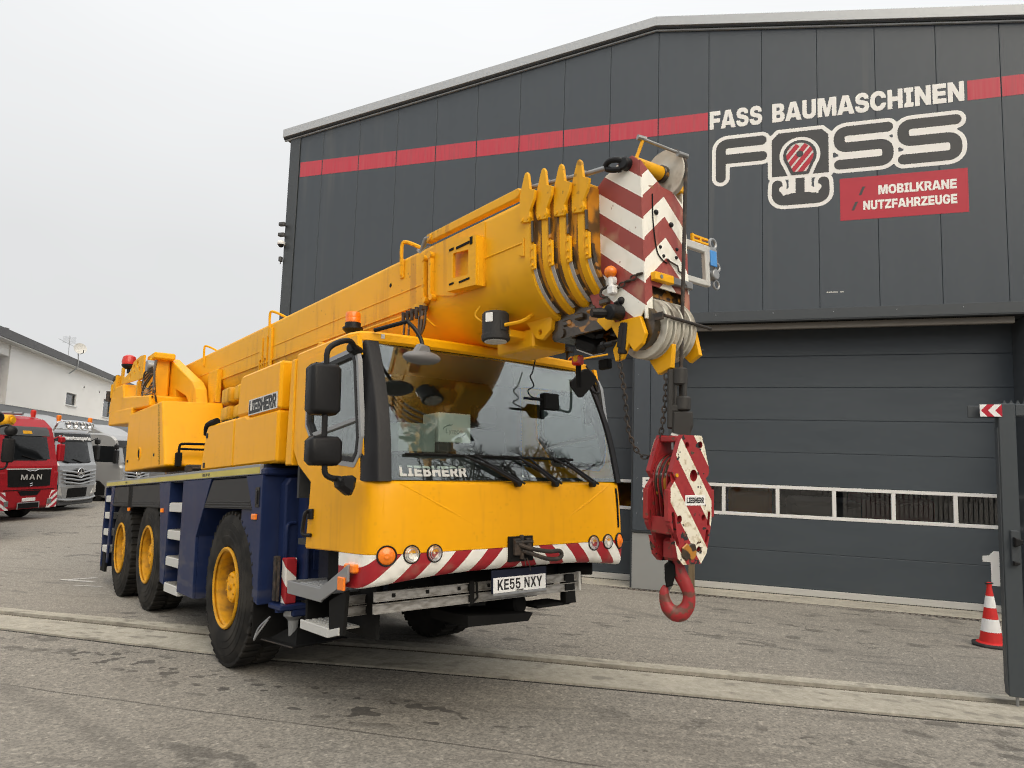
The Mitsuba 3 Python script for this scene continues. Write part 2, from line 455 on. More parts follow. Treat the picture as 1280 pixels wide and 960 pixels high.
def prism(pts, a, b, axis='z', bevel=0.0):
    """extrudes the outline (list of points or a shapely polygon) from a to b along the axis, with chamfered ends"""
    poly = pts if hasattr(pts, 'geom_type') else Polygon(pts)
    if a > b:
        a, b = b, a
    out = []
    for g in getattr(poly, 'geoms', [poly]):
        if g.is_empty:
            continue
        if bevel and not g.interiors:
            ring = np.array(shapely.geometry.polygon.orient(g).exterior.coords)[:-1]
            e = np.roll(ring, -1, 0) - ring
            e /= np.linalg.norm(e, axis=1, keepdims=True) + 1e-12
            nrm = np.c_[-e[:, 1], e[:, 0]]
            npv = np.roll(nrm, 1, 0)
            bis = nrm + npv
            k = np.maximum((bis * nrm).sum(1), 0.35)
            inn = ring + bis / k[:, None] * bevel
            n = len(ring)
            L = [np.c_[inn, np.full(n, a)], np.c_[ring, np.full(n, a + bevel)], np.c_[ring, np.full(n, b - bevel)], np.c_[inn, np.full(n, b)]]
            i = np.arange(n)
            j = (i + 1) % n
            F = []
            for q in range(3):
                F += [np.c_[q * n + i, q * n + j, (q + 1) * n + j], np.c_[q * n + i, (q + 1) * n + j, (q + 1) * n + i]]
            _, tf = trimesh.creation.triangulate_polygon(Polygon(inn), engine='earcut')
            tv, tf = trimesh.creation.triangulate_polygon(Polygon(inn), engine='earcut')
            out.append(mesh(np.vstack(L), np.vstack(F)))
            top = mesh(np.c_[tv, np.full(len(tv), b)], tf)
            if top.face_normals[:, 2].sum() < 0:
                tf = tf[:, ::-1]
            out.append(mesh(np.c_[tv, np.full(len(tv), b)], tf))
            out.append(mesh(np.c_[tv, np.full(len(tv), a)], tf[:, ::-1]))
        else:
            e = trimesh.creation.extrude_polygon(g, b - a, engine='earcut')
            e.apply_translation([0, 0, a])
            out.append(mesh(e.vertices, e.faces))
    return _to_axis(cat(out), axis)


def tube(pts, r, n=10, cap=True, closed=False):
    p = np.asarray(pts, float)
    if len(p) == 2 and not closed:
        p = np.array([p[0], (p[0] + p[1]) / 2, p[1]])
    t = (np.roll(p, -1, 0) - np.roll(p, 1, 0)) if closed else np.gradient(p, axis=0)
    t /= np.linalg.norm(t, axis=1, keepdims=True) + 1e-12
    a0 = np.array([0, 0, 1.0]) if abs(t[0, 2]) < 0.85 else np.array([1.0, 0, 0])
    A = []
    a = np.cross(t[0], a0)
    for k in range(len(p)):
        a = a - t[k] * (a @ t[k])
        a = a / (np.linalg.norm(a) + 1e-12)
        A.append(a)
    A = np.array(A)
    B = np.cross(t, A)
    ang = np.arange(n) * 2 * np.pi / n
    r = np.broadcast_to(r, (len(p),))
    v = p[:, None] + r[:, None, None] * (np.cos(ang)[None, :, None] * A[:, None] + np.sin(ang)[None, :, None] * B[:, None])
    m_ = len(p)
    i, j = np.meshgrid(np.arange(m_ if closed else m_ - 1), np.arange(n), indexing='ij')
    i2 = (i + 1) % m_
    q = np.stack([i * n + j, i * n + (j + 1) % n, i2 * n + (j + 1) % n, i2 * n + j], -1).reshape(-1, 4)
    f = np.vstack([q[:, [0, 2, 1]], q[:, [0, 3, 2]]])[:, ::-1]
    v = v.reshape(-1, 3)
    if cap and not closed:
        v = np.vstack([v, p[:1], p[-1:]])
        k = np.arange(n)
        f = np.vstack([f, np.c_[np.full(n, m_ * n), (k + 1) % n, k], np.c_[np.full(n, m_ * n + 1), (m_ - 1) * n + k, (m_ - 1) * n + (k + 1) % n]])
    return mesh(v, f)


def smooth_path(pts, k=6):
    """a rounded polyline through the points (Catmull-Rom)"""
    p = np.asarray(pts, float)
    P = np.vstack([2 * p[0] - p[1], p, 2 * p[-1] - p[-2]])
    out = []
    for i in range(1, len(P) - 2):
        for t in np.linspace(0, 1, k, endpoint=False):
            out.append(0.5 * (2 * P[i] + (P[i + 1] - P[i - 1]) * t + (2 * P[i - 1] - 5 * P[i] + 4 * P[i + 1] - P[i + 2]) * t ** 2 + (3 * P[i] - P[i - 1] - 3 * P[i + 1] + P[i + 2]) * t ** 3))
    return np.array(out + [p[-1]])


def lathe(profile, axis='z', center=(0, 0, 0), n=28):
    """revolves [(radius, height)] about the axis"""
    pr = np.asarray(profile, float)
    ang = np.arange(n) * 2 * np.pi / n
    v = np.stack([pr[:, 0, None] * np.cos(ang), pr[:, 0, None] * np.sin(ang), np.broadcast_to(pr[:, 1, None], (len(pr), n))], -1).reshape(-1, 3)
    i, j = np.meshgrid(np.arange(len(pr) - 1), np.arange(n), indexing='ij')
    q = np.stack([i * n + j, i * n + (j + 1) % n, (i + 1) * n + (j + 1) % n, (i + 1) * n + j], -1).reshape(-1, 4)
    f = np.vstack([q[:, [0, 1, 2]], q[:, [0, 2, 3]]])
    if axis == 'y':
        v = np.c_[v[:, 1], v[:, 2], v[:, 0]]
    elif axis == 'x':
        v = np.c_[v[:, 2], v[:, 0], v[:, 1]]
    return mesh(v + np.asarray(center, float), f)


def cyl(p0, p1, r, n=20, b=0.0):
    p0, p1 = np.asarray(p0, float), np.asarray(p1, float)
    h = np.linalg.norm(p1 - p0)
    b = min(b, 0.4 * h, 0.4 * r)
    pr = [(0, 0), (r - b, 0), (r, b), (r, h - b), (r - b, h), (0, h)] if b else [(0, 0), (r, 0), (r, h), (0, h)]
    m_ = lathe(pr, 'z', n=n)
    m_.apply_transform(trimesh.geometry.align_vectors([0, 0, 1], (p1 - p0) / h))
    m_.apply_translation(p0)
    return m_


def ball(c, r, n=12, scale=(1, 1, 1)):
    m_ = trimesh.creation.uv_sphere(1.0, count=[n, 2 * n])
    return mesh(m_.vertices * r * np.asarray(scale, float) + np.asarray(c, float), m_.faces)


def ring(c, R, r, axis='y', n=24, k=8):
    a = np.arange(n) * 2 * np.pi / n
    o, u, v = np.zeros(n), R * np.cos(a), R * np.sin(a)
    p = {'y': np.c_[u, o, v], 'x': np.c_[o, u, v], 'z': np.c_[u, v, o]}[axis]
    return tube(p + np.asarray(c, float), r, k, closed=True)


def sheet(grid, thick=0.0):
    """a surface from an (m, n, 3) grid of points; with thickness it becomes a closed shell (the inner skin lies against the normals)"""
    g = np.asarray(grid, float)
    a, b = g.shape[:2]
    i, j = np.meshgrid(np.arange(a - 1), np.arange(b - 1), indexing='ij')
    q = np.stack([i * b + j, (i + 1) * b + j, (i + 1) * b + j + 1, i * b + j + 1], -1).reshape(-1, 4)
    f = np.vstack([q[:, [0, 1, 2]], q[:, [0, 2, 3]]])
    v = g.reshape(-1, 3)
    if not thick:
        return mesh(v, f)
    du, dv = np.gradient(g, axis=0), np.gradient(g, axis=1)
    n = np.cross(du, dv)
    n /= np.linalg.norm(n, axis=2, keepdims=True) + 1e-12
    w = (g - n * thick).reshape(-1, 3)
    N = len(v)
    F = [f, f[:, ::-1] + N]
    rim = np.r_[np.arange(b), np.arange(1, a) * b + b - 1, (a - 1) * b + np.arange(b - 2, -1, -1), np.arange(a - 2, 0, -1) * b]
    nx = np.roll(rim, -1)
    F += [np.c_[rim, nx, nx + N], np.c_[rim, nx + N, rim + N]]
    return mesh(np.vstack([v, w]), np.vstack(F))


def text_poly(text, height, weight=900, width=1.0, slant=0.0, spacing=0.0):
    """lettering as a shapely shape, capitals `height` tall, left end at 0, baseline at 0"""
    from PIL import Image, ImageDraw, ImageFont
    from shapely import affinity, box as sbox
    font = ImageFont.truetype(FONT, 110)
    font.set_variation_by_axes([32, weight])
    x, parts = 0.0, []
    cap = -font.getbbox('H', anchor='ls')[1]
    for ch in text:
        adv = font.getlength(ch)
        if ch != ' ':
            x0, y0, x1, y1 = font.getbbox(ch, anchor='ls')
            im = Image.new('L', (x1 - x0 + 8, y1 - y0 + 8))
            ImageDraw.Draw(im).text((4 - x0, 4 - y0), ch, 255, font, anchor='ls')
            on = np.pad(np.asarray(im) > 127, ((0, 0), (1, 1))).astype(np.int8)
            rows, st = np.nonzero(np.diff(on, axis=1) == 1)
            en = np.nonzero(np.diff(on, axis=1) == -1)[1]
            g = shapely.union_all(sbox(st, -rows - 1, en, -rows)).buffer(0.6).buffer(-0.6).simplify(0.8)
            parts.append(affinity.translate(g, x + x0 - 4, 4 - y0))
        x += adv + spacing * cap
    g = shapely.union_all(parts)
    s = height / cap
    return affinity.affine_transform(g, [s * width, slant * s, 0, s, -g.bounds[0] * s * width, 0])


def stick(poly, o, u, v, depth=0.003):
    """a flat shape as a thin plate lying at o, its x along u and its y along v, rising by depth along u x v"""
    m_ = prism(poly, 0.0, depth)
    u, v = np.asarray(u, float), np.asarray(v, float)
    u, v = u / np.linalg.norm(u), v / np.linalg.norm(v)
    w = np.cross(u, v)
    return mesh(m_.vertices @ np.array([u, v, w]) + np.asarray(o, float), m_.faces)


# ------------------------------------------------------------------ scene helpers
def free(key):
    if key not in scene:
        return key
    k = 1
    while f'{key}_{k:03d}' in scene:
        k += 1
    return f'{key}_{k:03d}'


def add(key, m_, mat, T=None, smooth=32, label=None):
    """one entry of the scene; a taken key gets the next number. Returns the key"""
    key = free(key)
    m_ = m_.copy()
    if T is not None:
        m_.apply_transform(T)
    scene[key] = mikit.ply(m_, mat, smooth=smooth)
    if label:
        labels[key] = {'label': label}
    return key


def thing(key, label, category, group=None, kind=None):
    labels[key] = {'label': label, 'category': category}
    if group:
        labels[key]['group'] = group
    if kind:
        labels[key]['kind'] = kind
    return key


def place_at(x, y, z, yaw=0.0):
    T = trimesh.transformations.rotation_matrix(math.radians(yaw), [0, 0, 1])
    T[:3, 3] = [x, y, z]
    return T

# ================================================================== THE SETTING: ground, concrete strip
_gp = np.array([[5.044, -8.013, 0.418], [2.085, -6.104, 0.293], [0.509, -5.088, 0.157], [6.259, -6.13, 0.408], [1.725, -3.207, 0.146], [-4, 0, .05], [2, 0, .05],
                [8, 0, .05], [14, 0, .05], [20, 0, .05], [2, .8, .05], [8, .8, .05], [14, .8, .05], [-5, -16, .92], [5, -16, .92], [14, -16, .92], [22, -16, .92],
                [-20, 0, -.1], [-20, 8, -.1], [-20, -10, .4], [-30, 0, -.1], [-30, 8, -.1], [-30, -10, .4], [-8, -2, .05], [-60, 40, -.1], [-60, -60, 1.2],
                [0, 40, -.1], [0, -60, 1.2], [60, 40, -.1], [60, -60, 1.2], [-60, 0, 0]])
_rbf = RBFInterpolator(_gp[:, :2], _gp[:, 2], kernel='thin_plate_spline', smoothing=0.02)


def gz(x, y):
    p = np.stack([np.asarray(x, float).ravel(), np.asarray(y, float).ravel()], 1)
    q = np.clip(p, [-60, -60], [60, 40])
    z = _rbf(q).reshape(np.shape(x))
    return z if z.ndim else float(z)


def axis_steps(lo, hi, fine_lo, fine_hi, step, grow=1.25):
    a = list(np.arange(fine_lo, fine_hi + 1e-6, step))
    s = step
    while a[-1] < hi:
        s *= grow
        a.append(a[-1] + s)
    s = step
    while a[0] > lo:
        s *= grow
        a.insert(0, a[0] - s)
    return np.array(a)


gx, gy = np.meshgrid(axis_steps(-900, 900, -24, 26, 0.25), axis_steps(-700, 900, -17, 10, 0.25), indexing='ij')
add('ground', sheet(np.stack([gx, gy, gz(gx, gy)], -1)), 'asphalt', smooth=True)
labels['ground'] = {'label': 'grey brown worn asphalt of the sloping truck yard', 'kind': 'structure'}

SX = np.linspace(-14, 24, 260)
_su = np.array([(-14, -5.6), (-4, -6.62), (0.19, -6.93), (3.67, -7.02), (7.35, -6.57), (9.78, -6.10), (12.1, -5.66), (24, -3.4)])
_sl = np.array([(-14, -6.9), (-2, -7.78), (1.6, -7.94), (4.4, -7.85), (7.68, -7.52), (9.91, -7.12), (11.95, -6.69), (24, -4.4)])


def curve(pts):
    c = np.polyfit(pts[:, 0], pts[:, 1], 4)
    return np.polyval(c, SX)


SU, SLO = curve(_su), curve(_sl)


def strip(y0, y1, top):
    g = np.zeros((len(SX), 9, 3))
    for k, t in enumerate(np.linspace(0, 1, 9)):
        yy = y0 * (1 - t) + y1 * t
        wob = 0.012 * (mikit.meshkit.noise(np.stack([SX * 2.3, SX * 0 + k, SX * 0], -1)) - 0.5) * (np.abs(y1 - y0).mean() > 0.5) if k in (0, 8) else 0
        g[:, k] = np.c_[SX, yy + wob, gz(SX, yy) + top]
    return sheet(g, 0.05)


add('concrete_strip', strip(SLO, SU - 0.33, 0.024), 'concrete', smooth=40)
labels['concrete_strip'] = {'label': 'broad pale concrete strip of the gate track crossing the yard', 'kind': 'structure'}
add('concrete_strip', strip(SU - 0.21, SU, 0.040), 'concrete', smooth=40)
labels['concrete_strip_001'] = {'label': 'narrow pale concrete kerb strip behind the gate track groove', 'kind': 'structure'}
add('track_groove', strip(SU - 0.33, SU - 0.21, 0.006), 'groove', smooth=40)  # flat brown strip filling the gap between the two concrete strips
labels['track_groove'] = {'label': 'brown gate track groove in the concrete strip', 'kind': 'structure'}

for q in ([(-1.75, -4.42), (-1.12, -4.30), (-1.10, -4.40), (-1.73, -4.52)], [(-1.73, -4.50), (-1.62, -4.48), (-1.40, -4.02), (-1.50, -4.00)], [(-1.05, -4.75), (-.55, -4.62), (-.56, -4.68), (-1.05, -4.81)]):
    v = np.array([(x, y, gz(x, y) + .006) for x, y in q])
    add('painted_mark', mesh(v, [[0, 1, 2], [0, 2, 3]] if np.cross(v[1] - v[0], v[2] - v[0])[2] > 0 else [[0, 2, 1], [0, 3, 2]]), 'road_paint', smooth=False)
for k_ in ('painted_mark', 'painted_mark_001', 'painted_mark_002'):
    labels[k_] = {'label': 'worn white paint mark on the asphalt behind the crane', 'kind': 'structure'}

add('tar_joint', strip(SLO - 0.022, SLO + 0.004, 0.005), 'tar', smooth=40)
labels['tar_joint'] = {'label': 'thin dark tar joint along the near edge of the concrete strip', 'kind': 'structure'}
add('tar_joint', strip(SU - 0.004, SU + 0.014, 0.005), 'tar', smooth=40)
labels['tar_joint_001'] = {'label': 'thin dark tar joint along the far edge of the concrete strip', 'kind': 'structure'}

# ================================================================== THE HALL (its front lies in the plane y = 0)
H = 'workshop_hall'
thing(H, 'anthracite metal clad workshop hall with red stripe, white company logo and roller doors', 'building')
X0, X1, RIDGE, ZR = -0.93, 16.85, 7.95, 11.41


def rtop(x):
    return ZR - 0.1455 * abs(x - RIDGE)


# body behind the cladding
body = [(X0 + .05, -.3), (X1 - .05, -.3), (X1 - .05, rtop(X1) - .05), (RIDGE, ZR - .05), (X0 + .05, rtop(X0) - .05)]
hole = [(1.58, -.4), (1.58, 5.2), (7.58, 5.2), (7.58, -.4)]
hole2 = [(8.26, -.4), (8.26, 5.2), (14.27, 5.2), (14.27, -.4)]
front = Polygon(body).difference(Polygon(hole)).difference(Polygon(hole2))
add(H + '__front_wall', prism(front, 0.045, 0.95, 'y'), 'joint_dark', smooth=False)
add(H + '__side_wall', box(X0, X0 + .2, 0.95, 32, -.4, rtop(X0) - .1, 0), 'trim_grey', smooth=False)
add(H + '__side_wall', box(X1 - .2, X1, 0.95, 32, -.4, rtop(X1) - .1, 0), 'trim_grey', smooth=False)
add(H + '__back_wall', box(X0, X1, 31.8, 32, -.4, 9.9, 0), 'trim_grey', smooth=False)
add(H + '__floor', box(X0 + .3, X1 - .3, 0.9, 31.7, -.1, 0.055, 0), 'concrete_smooth', smooth=False)
for s in (-1, 1):
    xe = X0 - .16 if s < 0 else X1 + .16
    q = [(RIDGE, ZR + .235), (xe, rtop(xe) + .235), (xe, rtop(xe) + .03), (RIDGE, ZR + .03)]
    add(H + '__roof', prism(q, -.10, 32.2, 'y'), 'roof_grey', smooth=False)
    add(H + '__fascia', prism([(RIDGE, ZR + .242), (xe, rtop(xe) + .242), (xe, rtop(xe) + .045), (RIDGE, ZR + .045)], -.135, -.105, 'y', 0.004), 'fascia', smooth=False)
    add(H + '__fascia_drip', prism([(RIDGE, ZR + .040), (xe, rtop(xe) + .040), (xe, rtop(xe) + .006), (RIDGE, ZR + .006)], -.09, -.02, 'y'), 'joint_dark', smooth=False)
    add(H + '__fascia_trim', prism([(RIDGE, ZR + .004), (xe, rtop(xe) + .004), (xe, rtop(xe) - .022), (RIDGE, ZR - .022)], -.055, -.004, 'y'), 'fascia', smooth=False)
# corner flashing
add(H + '__corner_flashing', cat(prism([(X0, -.2), (-.655, -.2), (-.655, rtop(-.655) - .02), (X0, rtop(X0) - .02)], -.028, 0.05, 'y', 0.004)), 'trim_grey', smooth=False)
add(H + '__corner_flashing', cat(prism([(16.6, -.2), (X1, -.2), (X1, rtop(X1) - .02), (16.6, rtop(16.6) - .02)], -.028, 0.05, 'y', 0.004)), 'trim_grey', smooth=False)
# cladding panels, one metre wide with a recessed joint
edges = [-0.645] + list(range(0, 17)) + [16.595]
for a, b in zip(edges[:-1], edges[1:]):
    l, r = a + .0035, b - .0035
    lo = 5.425 if (b > 1.2 and a < 15.2) else -.1
    top = [(r, rtop(r) - .024), (l, rtop(l) - .024)]
    if a < RIDGE < b:
        top = [(r, rtop(r) - .024), (RIDGE, ZR - .024), (l, rtop(l) - .024)]
    add(H + '__wall_panel', prism([(l, lo), (r, lo)] + top, 0.0, 0.044, 'y', 0.004), 'panel_grey', smooth=False)
# wall left and right of the doors, below the lintel
for a, b in ((1.0, 1.56), (14.29, 14.994), (15.0, 15.994)):
    add(H + '__wall_panel', prism([(a + .006, -.1), (b, -.1), (b, 5.21), (a + .006, 5.21)], 0.0, 0.044, 'y', 0.005), 'panel_grey', smooth=False)
# red stripe: one foil per cladding panel
for a, b in zip(edges[:-1], edges[1:]):
    l, r = max(a + .012, -.62), min(b - .012, 16.58)
    if a == 8:
        r = 8.985
    if 9 <= a < 13:
        continue
    if a == 13:
        l = 13.48
    add(H + '__red_stripe', box(l, r, -.004, -.001, 9.128, 9.498, 0), 'red_band', smooth=False)
# lintel beam and brown soffit strip
add(H + '__lintel', box(1.2, 15.0, -.075, 0.043, 5.222, 5.42, 0.006), 'trim_grey', smooth=False)
add(H + '__lintel_lip', box(1.2, 15.0, -.09, -.003, 5.196, 5.219, 0.003), 'joint_dark', smooth=False)
for a, b in ((1.62, 7.54), (8.30, 14.08)):
    add(H + '__soffit_strip', box(a, b, 0.06, 0.16, 5.075, 5.19, 0.004), 'soffit_brown', smooth=False)
for k in range(13):
    add(H + '__lintel_bolt', ball((1.9 + k * 1.035, -.077, 5.345 + 0.004 * (k % 3)), 0.009, 5), 'fascia')
# pillar between the doors
add(H + '__pillar_cladding', prism([(7.58, 1.17), (7.90, 1.17), (7.90, 5.19), (7.58, 5.19)], 0.0, 0.044, 'y', 0.005), 'panel_grey', smooth=False)
add(H + '__pillar_cladding', prism([(7.91, 1.17), (8.26, 1.17), (8.26, 5.19), (7.91, 5.19)], 0.0, 0.044, 'y', 0.005), 'panel_grey', smooth=False)
add(H + '__pillar_plinth', box(7.575, 8.265, 0.010, 0.08, 0.0, 1.128, 0.008), 'concrete_smooth', smooth=False)
add(H + '__plinth_flashing', box(7.57, 8.27, -.02, 0.045, 1.132, 1.166, 0.004), 'joint_dark', smooth=False)
for k in range(6):
    for x in (7.66, 8.17):
        add(H + '__rivet', ball((x, -.001, 1.5 + k * 0.68), 0.008, 4), 'fascia')

# sectional doors
YD = 0.75
rows = [(0.20, 0.862), (0.866, 1.505), (2.125, 2.758), (2.762, 3.388), (3.392, 4.028), (4.032, 4.648), (4.652, 5.195)]


def sectional_door(xa, xb, name):
    D = f'{H}__{name}'
    n = 6
    w = (xb - xa) / n
    for z0, z1 in rows:
        prof = [(YD + .006, z0), (YD, z0 + .007), (YD, z1 - .007), (YD + .006, z1), (YD + .05, z1), (YD + .05, z0)]
        add(D + '__section', prism([(y, z) for y, z in prof], xa, xb, 'x'), 'door_grey', smooth=False)
    add(D + '__backing', box(xa, xb, YD + .035, YD + .045, 0.2, 1.5, 0), 'joint_dark', smooth=False)
    add(D + '__backing', box(xa, xb, YD + .035, YD + .045, 2.13, 5.19, 0), 'joint_dark', smooth=False)
    add(D + '__bottom_rail', box(xa, xb, YD - .006, YD + .05, 0.075, 0.196, 0.004), 'alu_white', smooth=False)
    add(D + '__bottom_seal', box(xa, xb, YD, YD + .04, 0.045, 0.075, 0), 'black_matt', smooth=False)
    for z0, z1 in ((1.508, 1.572), (2.058, 2.122)):
        add(D + '__window_rail', box(xa, xb, YD - .008, YD + .05, z0, z1, 0.004), 'white_paint', smooth=False)
    for k in range(n + 1):
        xc = xa + k * w
        add(D + '__window_post', box(max(xc - .035, xa), min(xc + .035, xb), YD - .006, YD + .048, 1.573, 2.057, 0.004), 'white_paint', smooth=False)
    for k in range(n):
        add(D + '__pane', mesh([[xa + k * w + .035, YD + .02, 1.572], [xa + (k + 1) * w - .035, YD + .02, 1.572], [xa + (k + 1) * w - .035, YD + .02, 2.058], [xa + k * w + .035, YD + .02, 2.058]],
                               [[0, 1, 2], [0, 2, 3]]), 'pane_glass', smooth=False)


sectional_door(8.262, 14.268, 'roller_door')
sectional_door(1.582, 7.578, 'roller_door_001')
# reveals, thresholds
for x0, x1 in ((8.255, 8.30), (14.23, 14.275), (1.575, 1.62), (7.54, 7.585)):
    add(H + '__door_jamb', box(x0, x1, 0.045, YD - .01, 0.03, 5.19, 0.004), 'trim_grey', smooth=False)
for a, b in ((1.58, 7.58), (8.26, 14.27)):
    add(H + '__threshold', box(a, b, 0.02, YD + .3, -.05, 0.063, 0.008), 'concrete', smooth=False)
# things standing inside, seen dimly through the panes
for k, (x, y, w_, h_, mt) in enumerate([(9.2, 6, 1.1, 1.9, 'yellow'), (10.9, 8, 2.2, 1.5, 'truck_silver'), (12.7, 7, 1.6, 1.75, 'truck_red'), (3.4, 7, 2.4, 1.9, 'yellow')]):
    add(H + '__parked_machine', cat(box(x, x + w_, y, y + 4, 0.5, h_, 0.1), box(x + .1, x + w_ - .1, y - .03, y + .02, h_ * .62, h_ * .9, 0.02)), mt, smooth=False)
# large "1" on the door, letters of the notice on the pillar
one = Polygon([(0, 0), (.155, 0), (.155, .60), (.045, .60), (-.02, .525), (-.125, .505), (-.125, .405), (0, .405)])
add(H + '__lettering', stick(one, (13.775, YD - .001, 0.525), (1, 0, 0), (0, 0, 1), 0.003), 'white_paint', smooth=False, label='large white figure 1 on the roller door')
add(H + '__lettering', stick(text_poly('E', .20, 900, 1.15), (7.77, -.001, 2.0), (1, 0, 0), (0, 0, 1), 0.003), 'white_paint', smooth=False, label='white letter E on the door pillar')
add(H + '__lettering', stick(text_poly('I', .20, 900, 1.0), (7.77, -.001, 1.755), (1, 0, 0), (0, 0, 1), 0.003), 'white_paint', smooth=False)

# company lettering and logo
def facade_text(t, x, z, h, width, mat, weight=900, spacing=0.0, d=0.004, y=-.002, label=None):
    g = text_poly(t, h, weight, 1.0, spacing=spacing)
    g = shapely.affinity.scale(g, width / (g.bounds[2] - g.bounds[0]), 1, origin=(0, 0))
    add(H + '__lettering', stick(g, (x, y, z), (1, 0, 0), (0, 0, 1), d), mat, smooth=False, label=label)


facade_text('FASS', 9.02, 9.13, .375, .985, 'sign_white', label='white FASS at the start of the company name')
facade_text('BAUMASCHINEN', 10.19, 9.13, .375, 3.24, 'sign_white', label='white BAUMASCHINEN in the company name')
LZ = lambda pts: [(x, z) for x, z in pts]
stroke = lambda pts, r: LineString(pts).buffer(r, cap_style='round', join_style='round', quad_segs=12)
R_ = 0.094


def rounded(pts, rad):
    """a polyline with its corners turned into curves"""
    p = [np.array(q, float) for q in pts]
    out = [p[0]]
    for a, b, e in zip(p[:-2], p[1:-1], p[2:]):
        u, v = a - b, e - b
        k = min(rad, .5 * np.linalg.norm(u), .5 * np.linalg.norm(v))
        s0, s1 = b + u / np.linalg.norm(u) * k, b + v / np.linalg.norm(v) * k
        out += [(1 - t) ** 2 * s0 + 2 * t * (1 - t) * b + t * t * s1 for t in np.linspace(0, 1, 9)]
    return [tuple(q) for q in out + [p[-1]]]


def letter_s(x0, x1, zt, zm, zb):
    return stroke(rounded([(x1, zt), (x0, zt), (x0, zm), (x1, zm), (x1, zb), (x0, zb)], .15), R_)


dark = [stroke(rounded([(9.232, 8.11), (9.232, 8.80), (9.992, 8.80)], .15), R_), stroke([(9.26, 8.483), (10.0, 8.483)], R_),
        letter_s(11.37, 12.185, 8.798, 8.483, 8.155), letter_s(12.44, 13.28, 8.80, 8.478, 8.14)]
ablock = Polygon([(10.18, 8.03), (10.18, 8.77), (10.30, 8.895), (11.07, 8.895), (11.185, 8.78), (11.185, 8.03)])
drop = Point(10.68, 8.42).buffer(.262).union(Polygon([(10.44, 8.33), (10.92, 8.33), (10.81, 8.07), (10.55, 8.07)])).buffer(.03).buffer(-.03)
hookshape = unary_union([stroke(rounded([(10.275, 7.86), (10.262, 7.545), (11.108, 7.545), (11.09, 7.86)], .26), .095), Polygon([(10.60, 7.55), (10.76, 7.55), (10.76, 8.02), (10.60, 8.02)]), Polygon([(10.36, 7.56), (11.02, 7.56), (10.95, 7.68), (10.42, 7.68)])])
jl = stroke([(10.525, 7.99), (10.525, 7.78), (10.475, 7.725), (10.41, 7.72), (10.365, 7.77)], .048)
jr = stroke([(10.835, 7.99), (10.835, 7.78), (10.885, 7.725), (10.95, 7.72), (10.995, 7.77)], .048)
blk = unary_union(dark + [ablock, hookshape])
white_out = unary_union(dark + [ablock]).buffer(.074).buffer(.02).buffer(-.02).union(hookshape.buffer(.072)).union(drop.buffer(.10)).union(jl).union(jr)
add(H + '__logo', stick(white_out, (0, -.001, 0), (1, 0, 0), (0, 0, 1), .002), 'sign_white', smooth=False, label='white outline of the FASS logo with crane hook')
blk2 = blk.difference(drop.buffer(.10)).difference(jl.buffer(.012)).difference(jr.buffer(.012)).union(hookshape.intersection(Polygon([(10.60, 7.5), (10.76, 7.5), (10.76, 8.0), (10.60, 8.0)])))
blk2 = blk2.difference(drop.buffer(.10))
add(H + '__logo', stick(blk2, (0, -.004, 0), (1, 0, 0), (0, 0, 1), .002), 'logo_black', smooth=False, label='dark letters FASS inside the white outline')
add(H + '__logo', stick(drop.buffer(.035), (0, -.0075, 0), (1, 0, 0), (0, 0, 1), .002), 'logo_black', smooth=False)
inner = drop.buffer(-.02)
add(H + '__logo', stick(inner, (0, -.0105, 0), (1, 0, 0), (0, 0, 1), .002), 'off_white', smooth=False)
bars = [LineString([(10.30 + k * .155, 8.00 - .0), (10.80 + k * .155, 8.62)]).buffer(.043, cap_style='flat') for k in range(-2, 4)]
add(H + '__logo', stick(unary_union(bars).intersection(inner), (0, -.0135, 0), (1, 0, 0), (0, 0, 1), .002), 'sign_red', smooth=False)
add(H + '__logo', stick(Point(10.68, 8.44).buffer(.062), (0, -.0165, 0), (1, 0, 0), (0, 0, 1), .002), 'logo_black', smooth=False)
add(H + '__logo_board', box(11.368, 13.443, -.004, -.001, 7.07, 7.878, 0), 'sign_red', smooth=False, label='red rectangle under the logo')
facade_text('MOBILKRANE', 12.01, 7.518, .176, 1.255, 'sign_white', y=-.005, d=.003)
facade_text('NUTZFAHRZEUGE', 11.755, 7.244, .172, 1.51, 'sign_white', y=-.005, d=.003)
for x, z in ((11.685, 7.535), (11.56, 7.255)):
    add(H + '__lettering', stick(Polygon([(0, 0), (.045, 0), (.11, .155), (.065, .155)]), (x, -.005, z), (1, 0, 0), (0, 0, 1), .003), 'logo_black', smooth=False)
# small sticker under the last panels
for k in range(9):
    if k != 6:
        add(H + '__sticker', box(11.115 + k * .033, 11.140 + k * .033, -.003, -.001, 5.715, 5.735, 0), 'off_white', smooth=False)

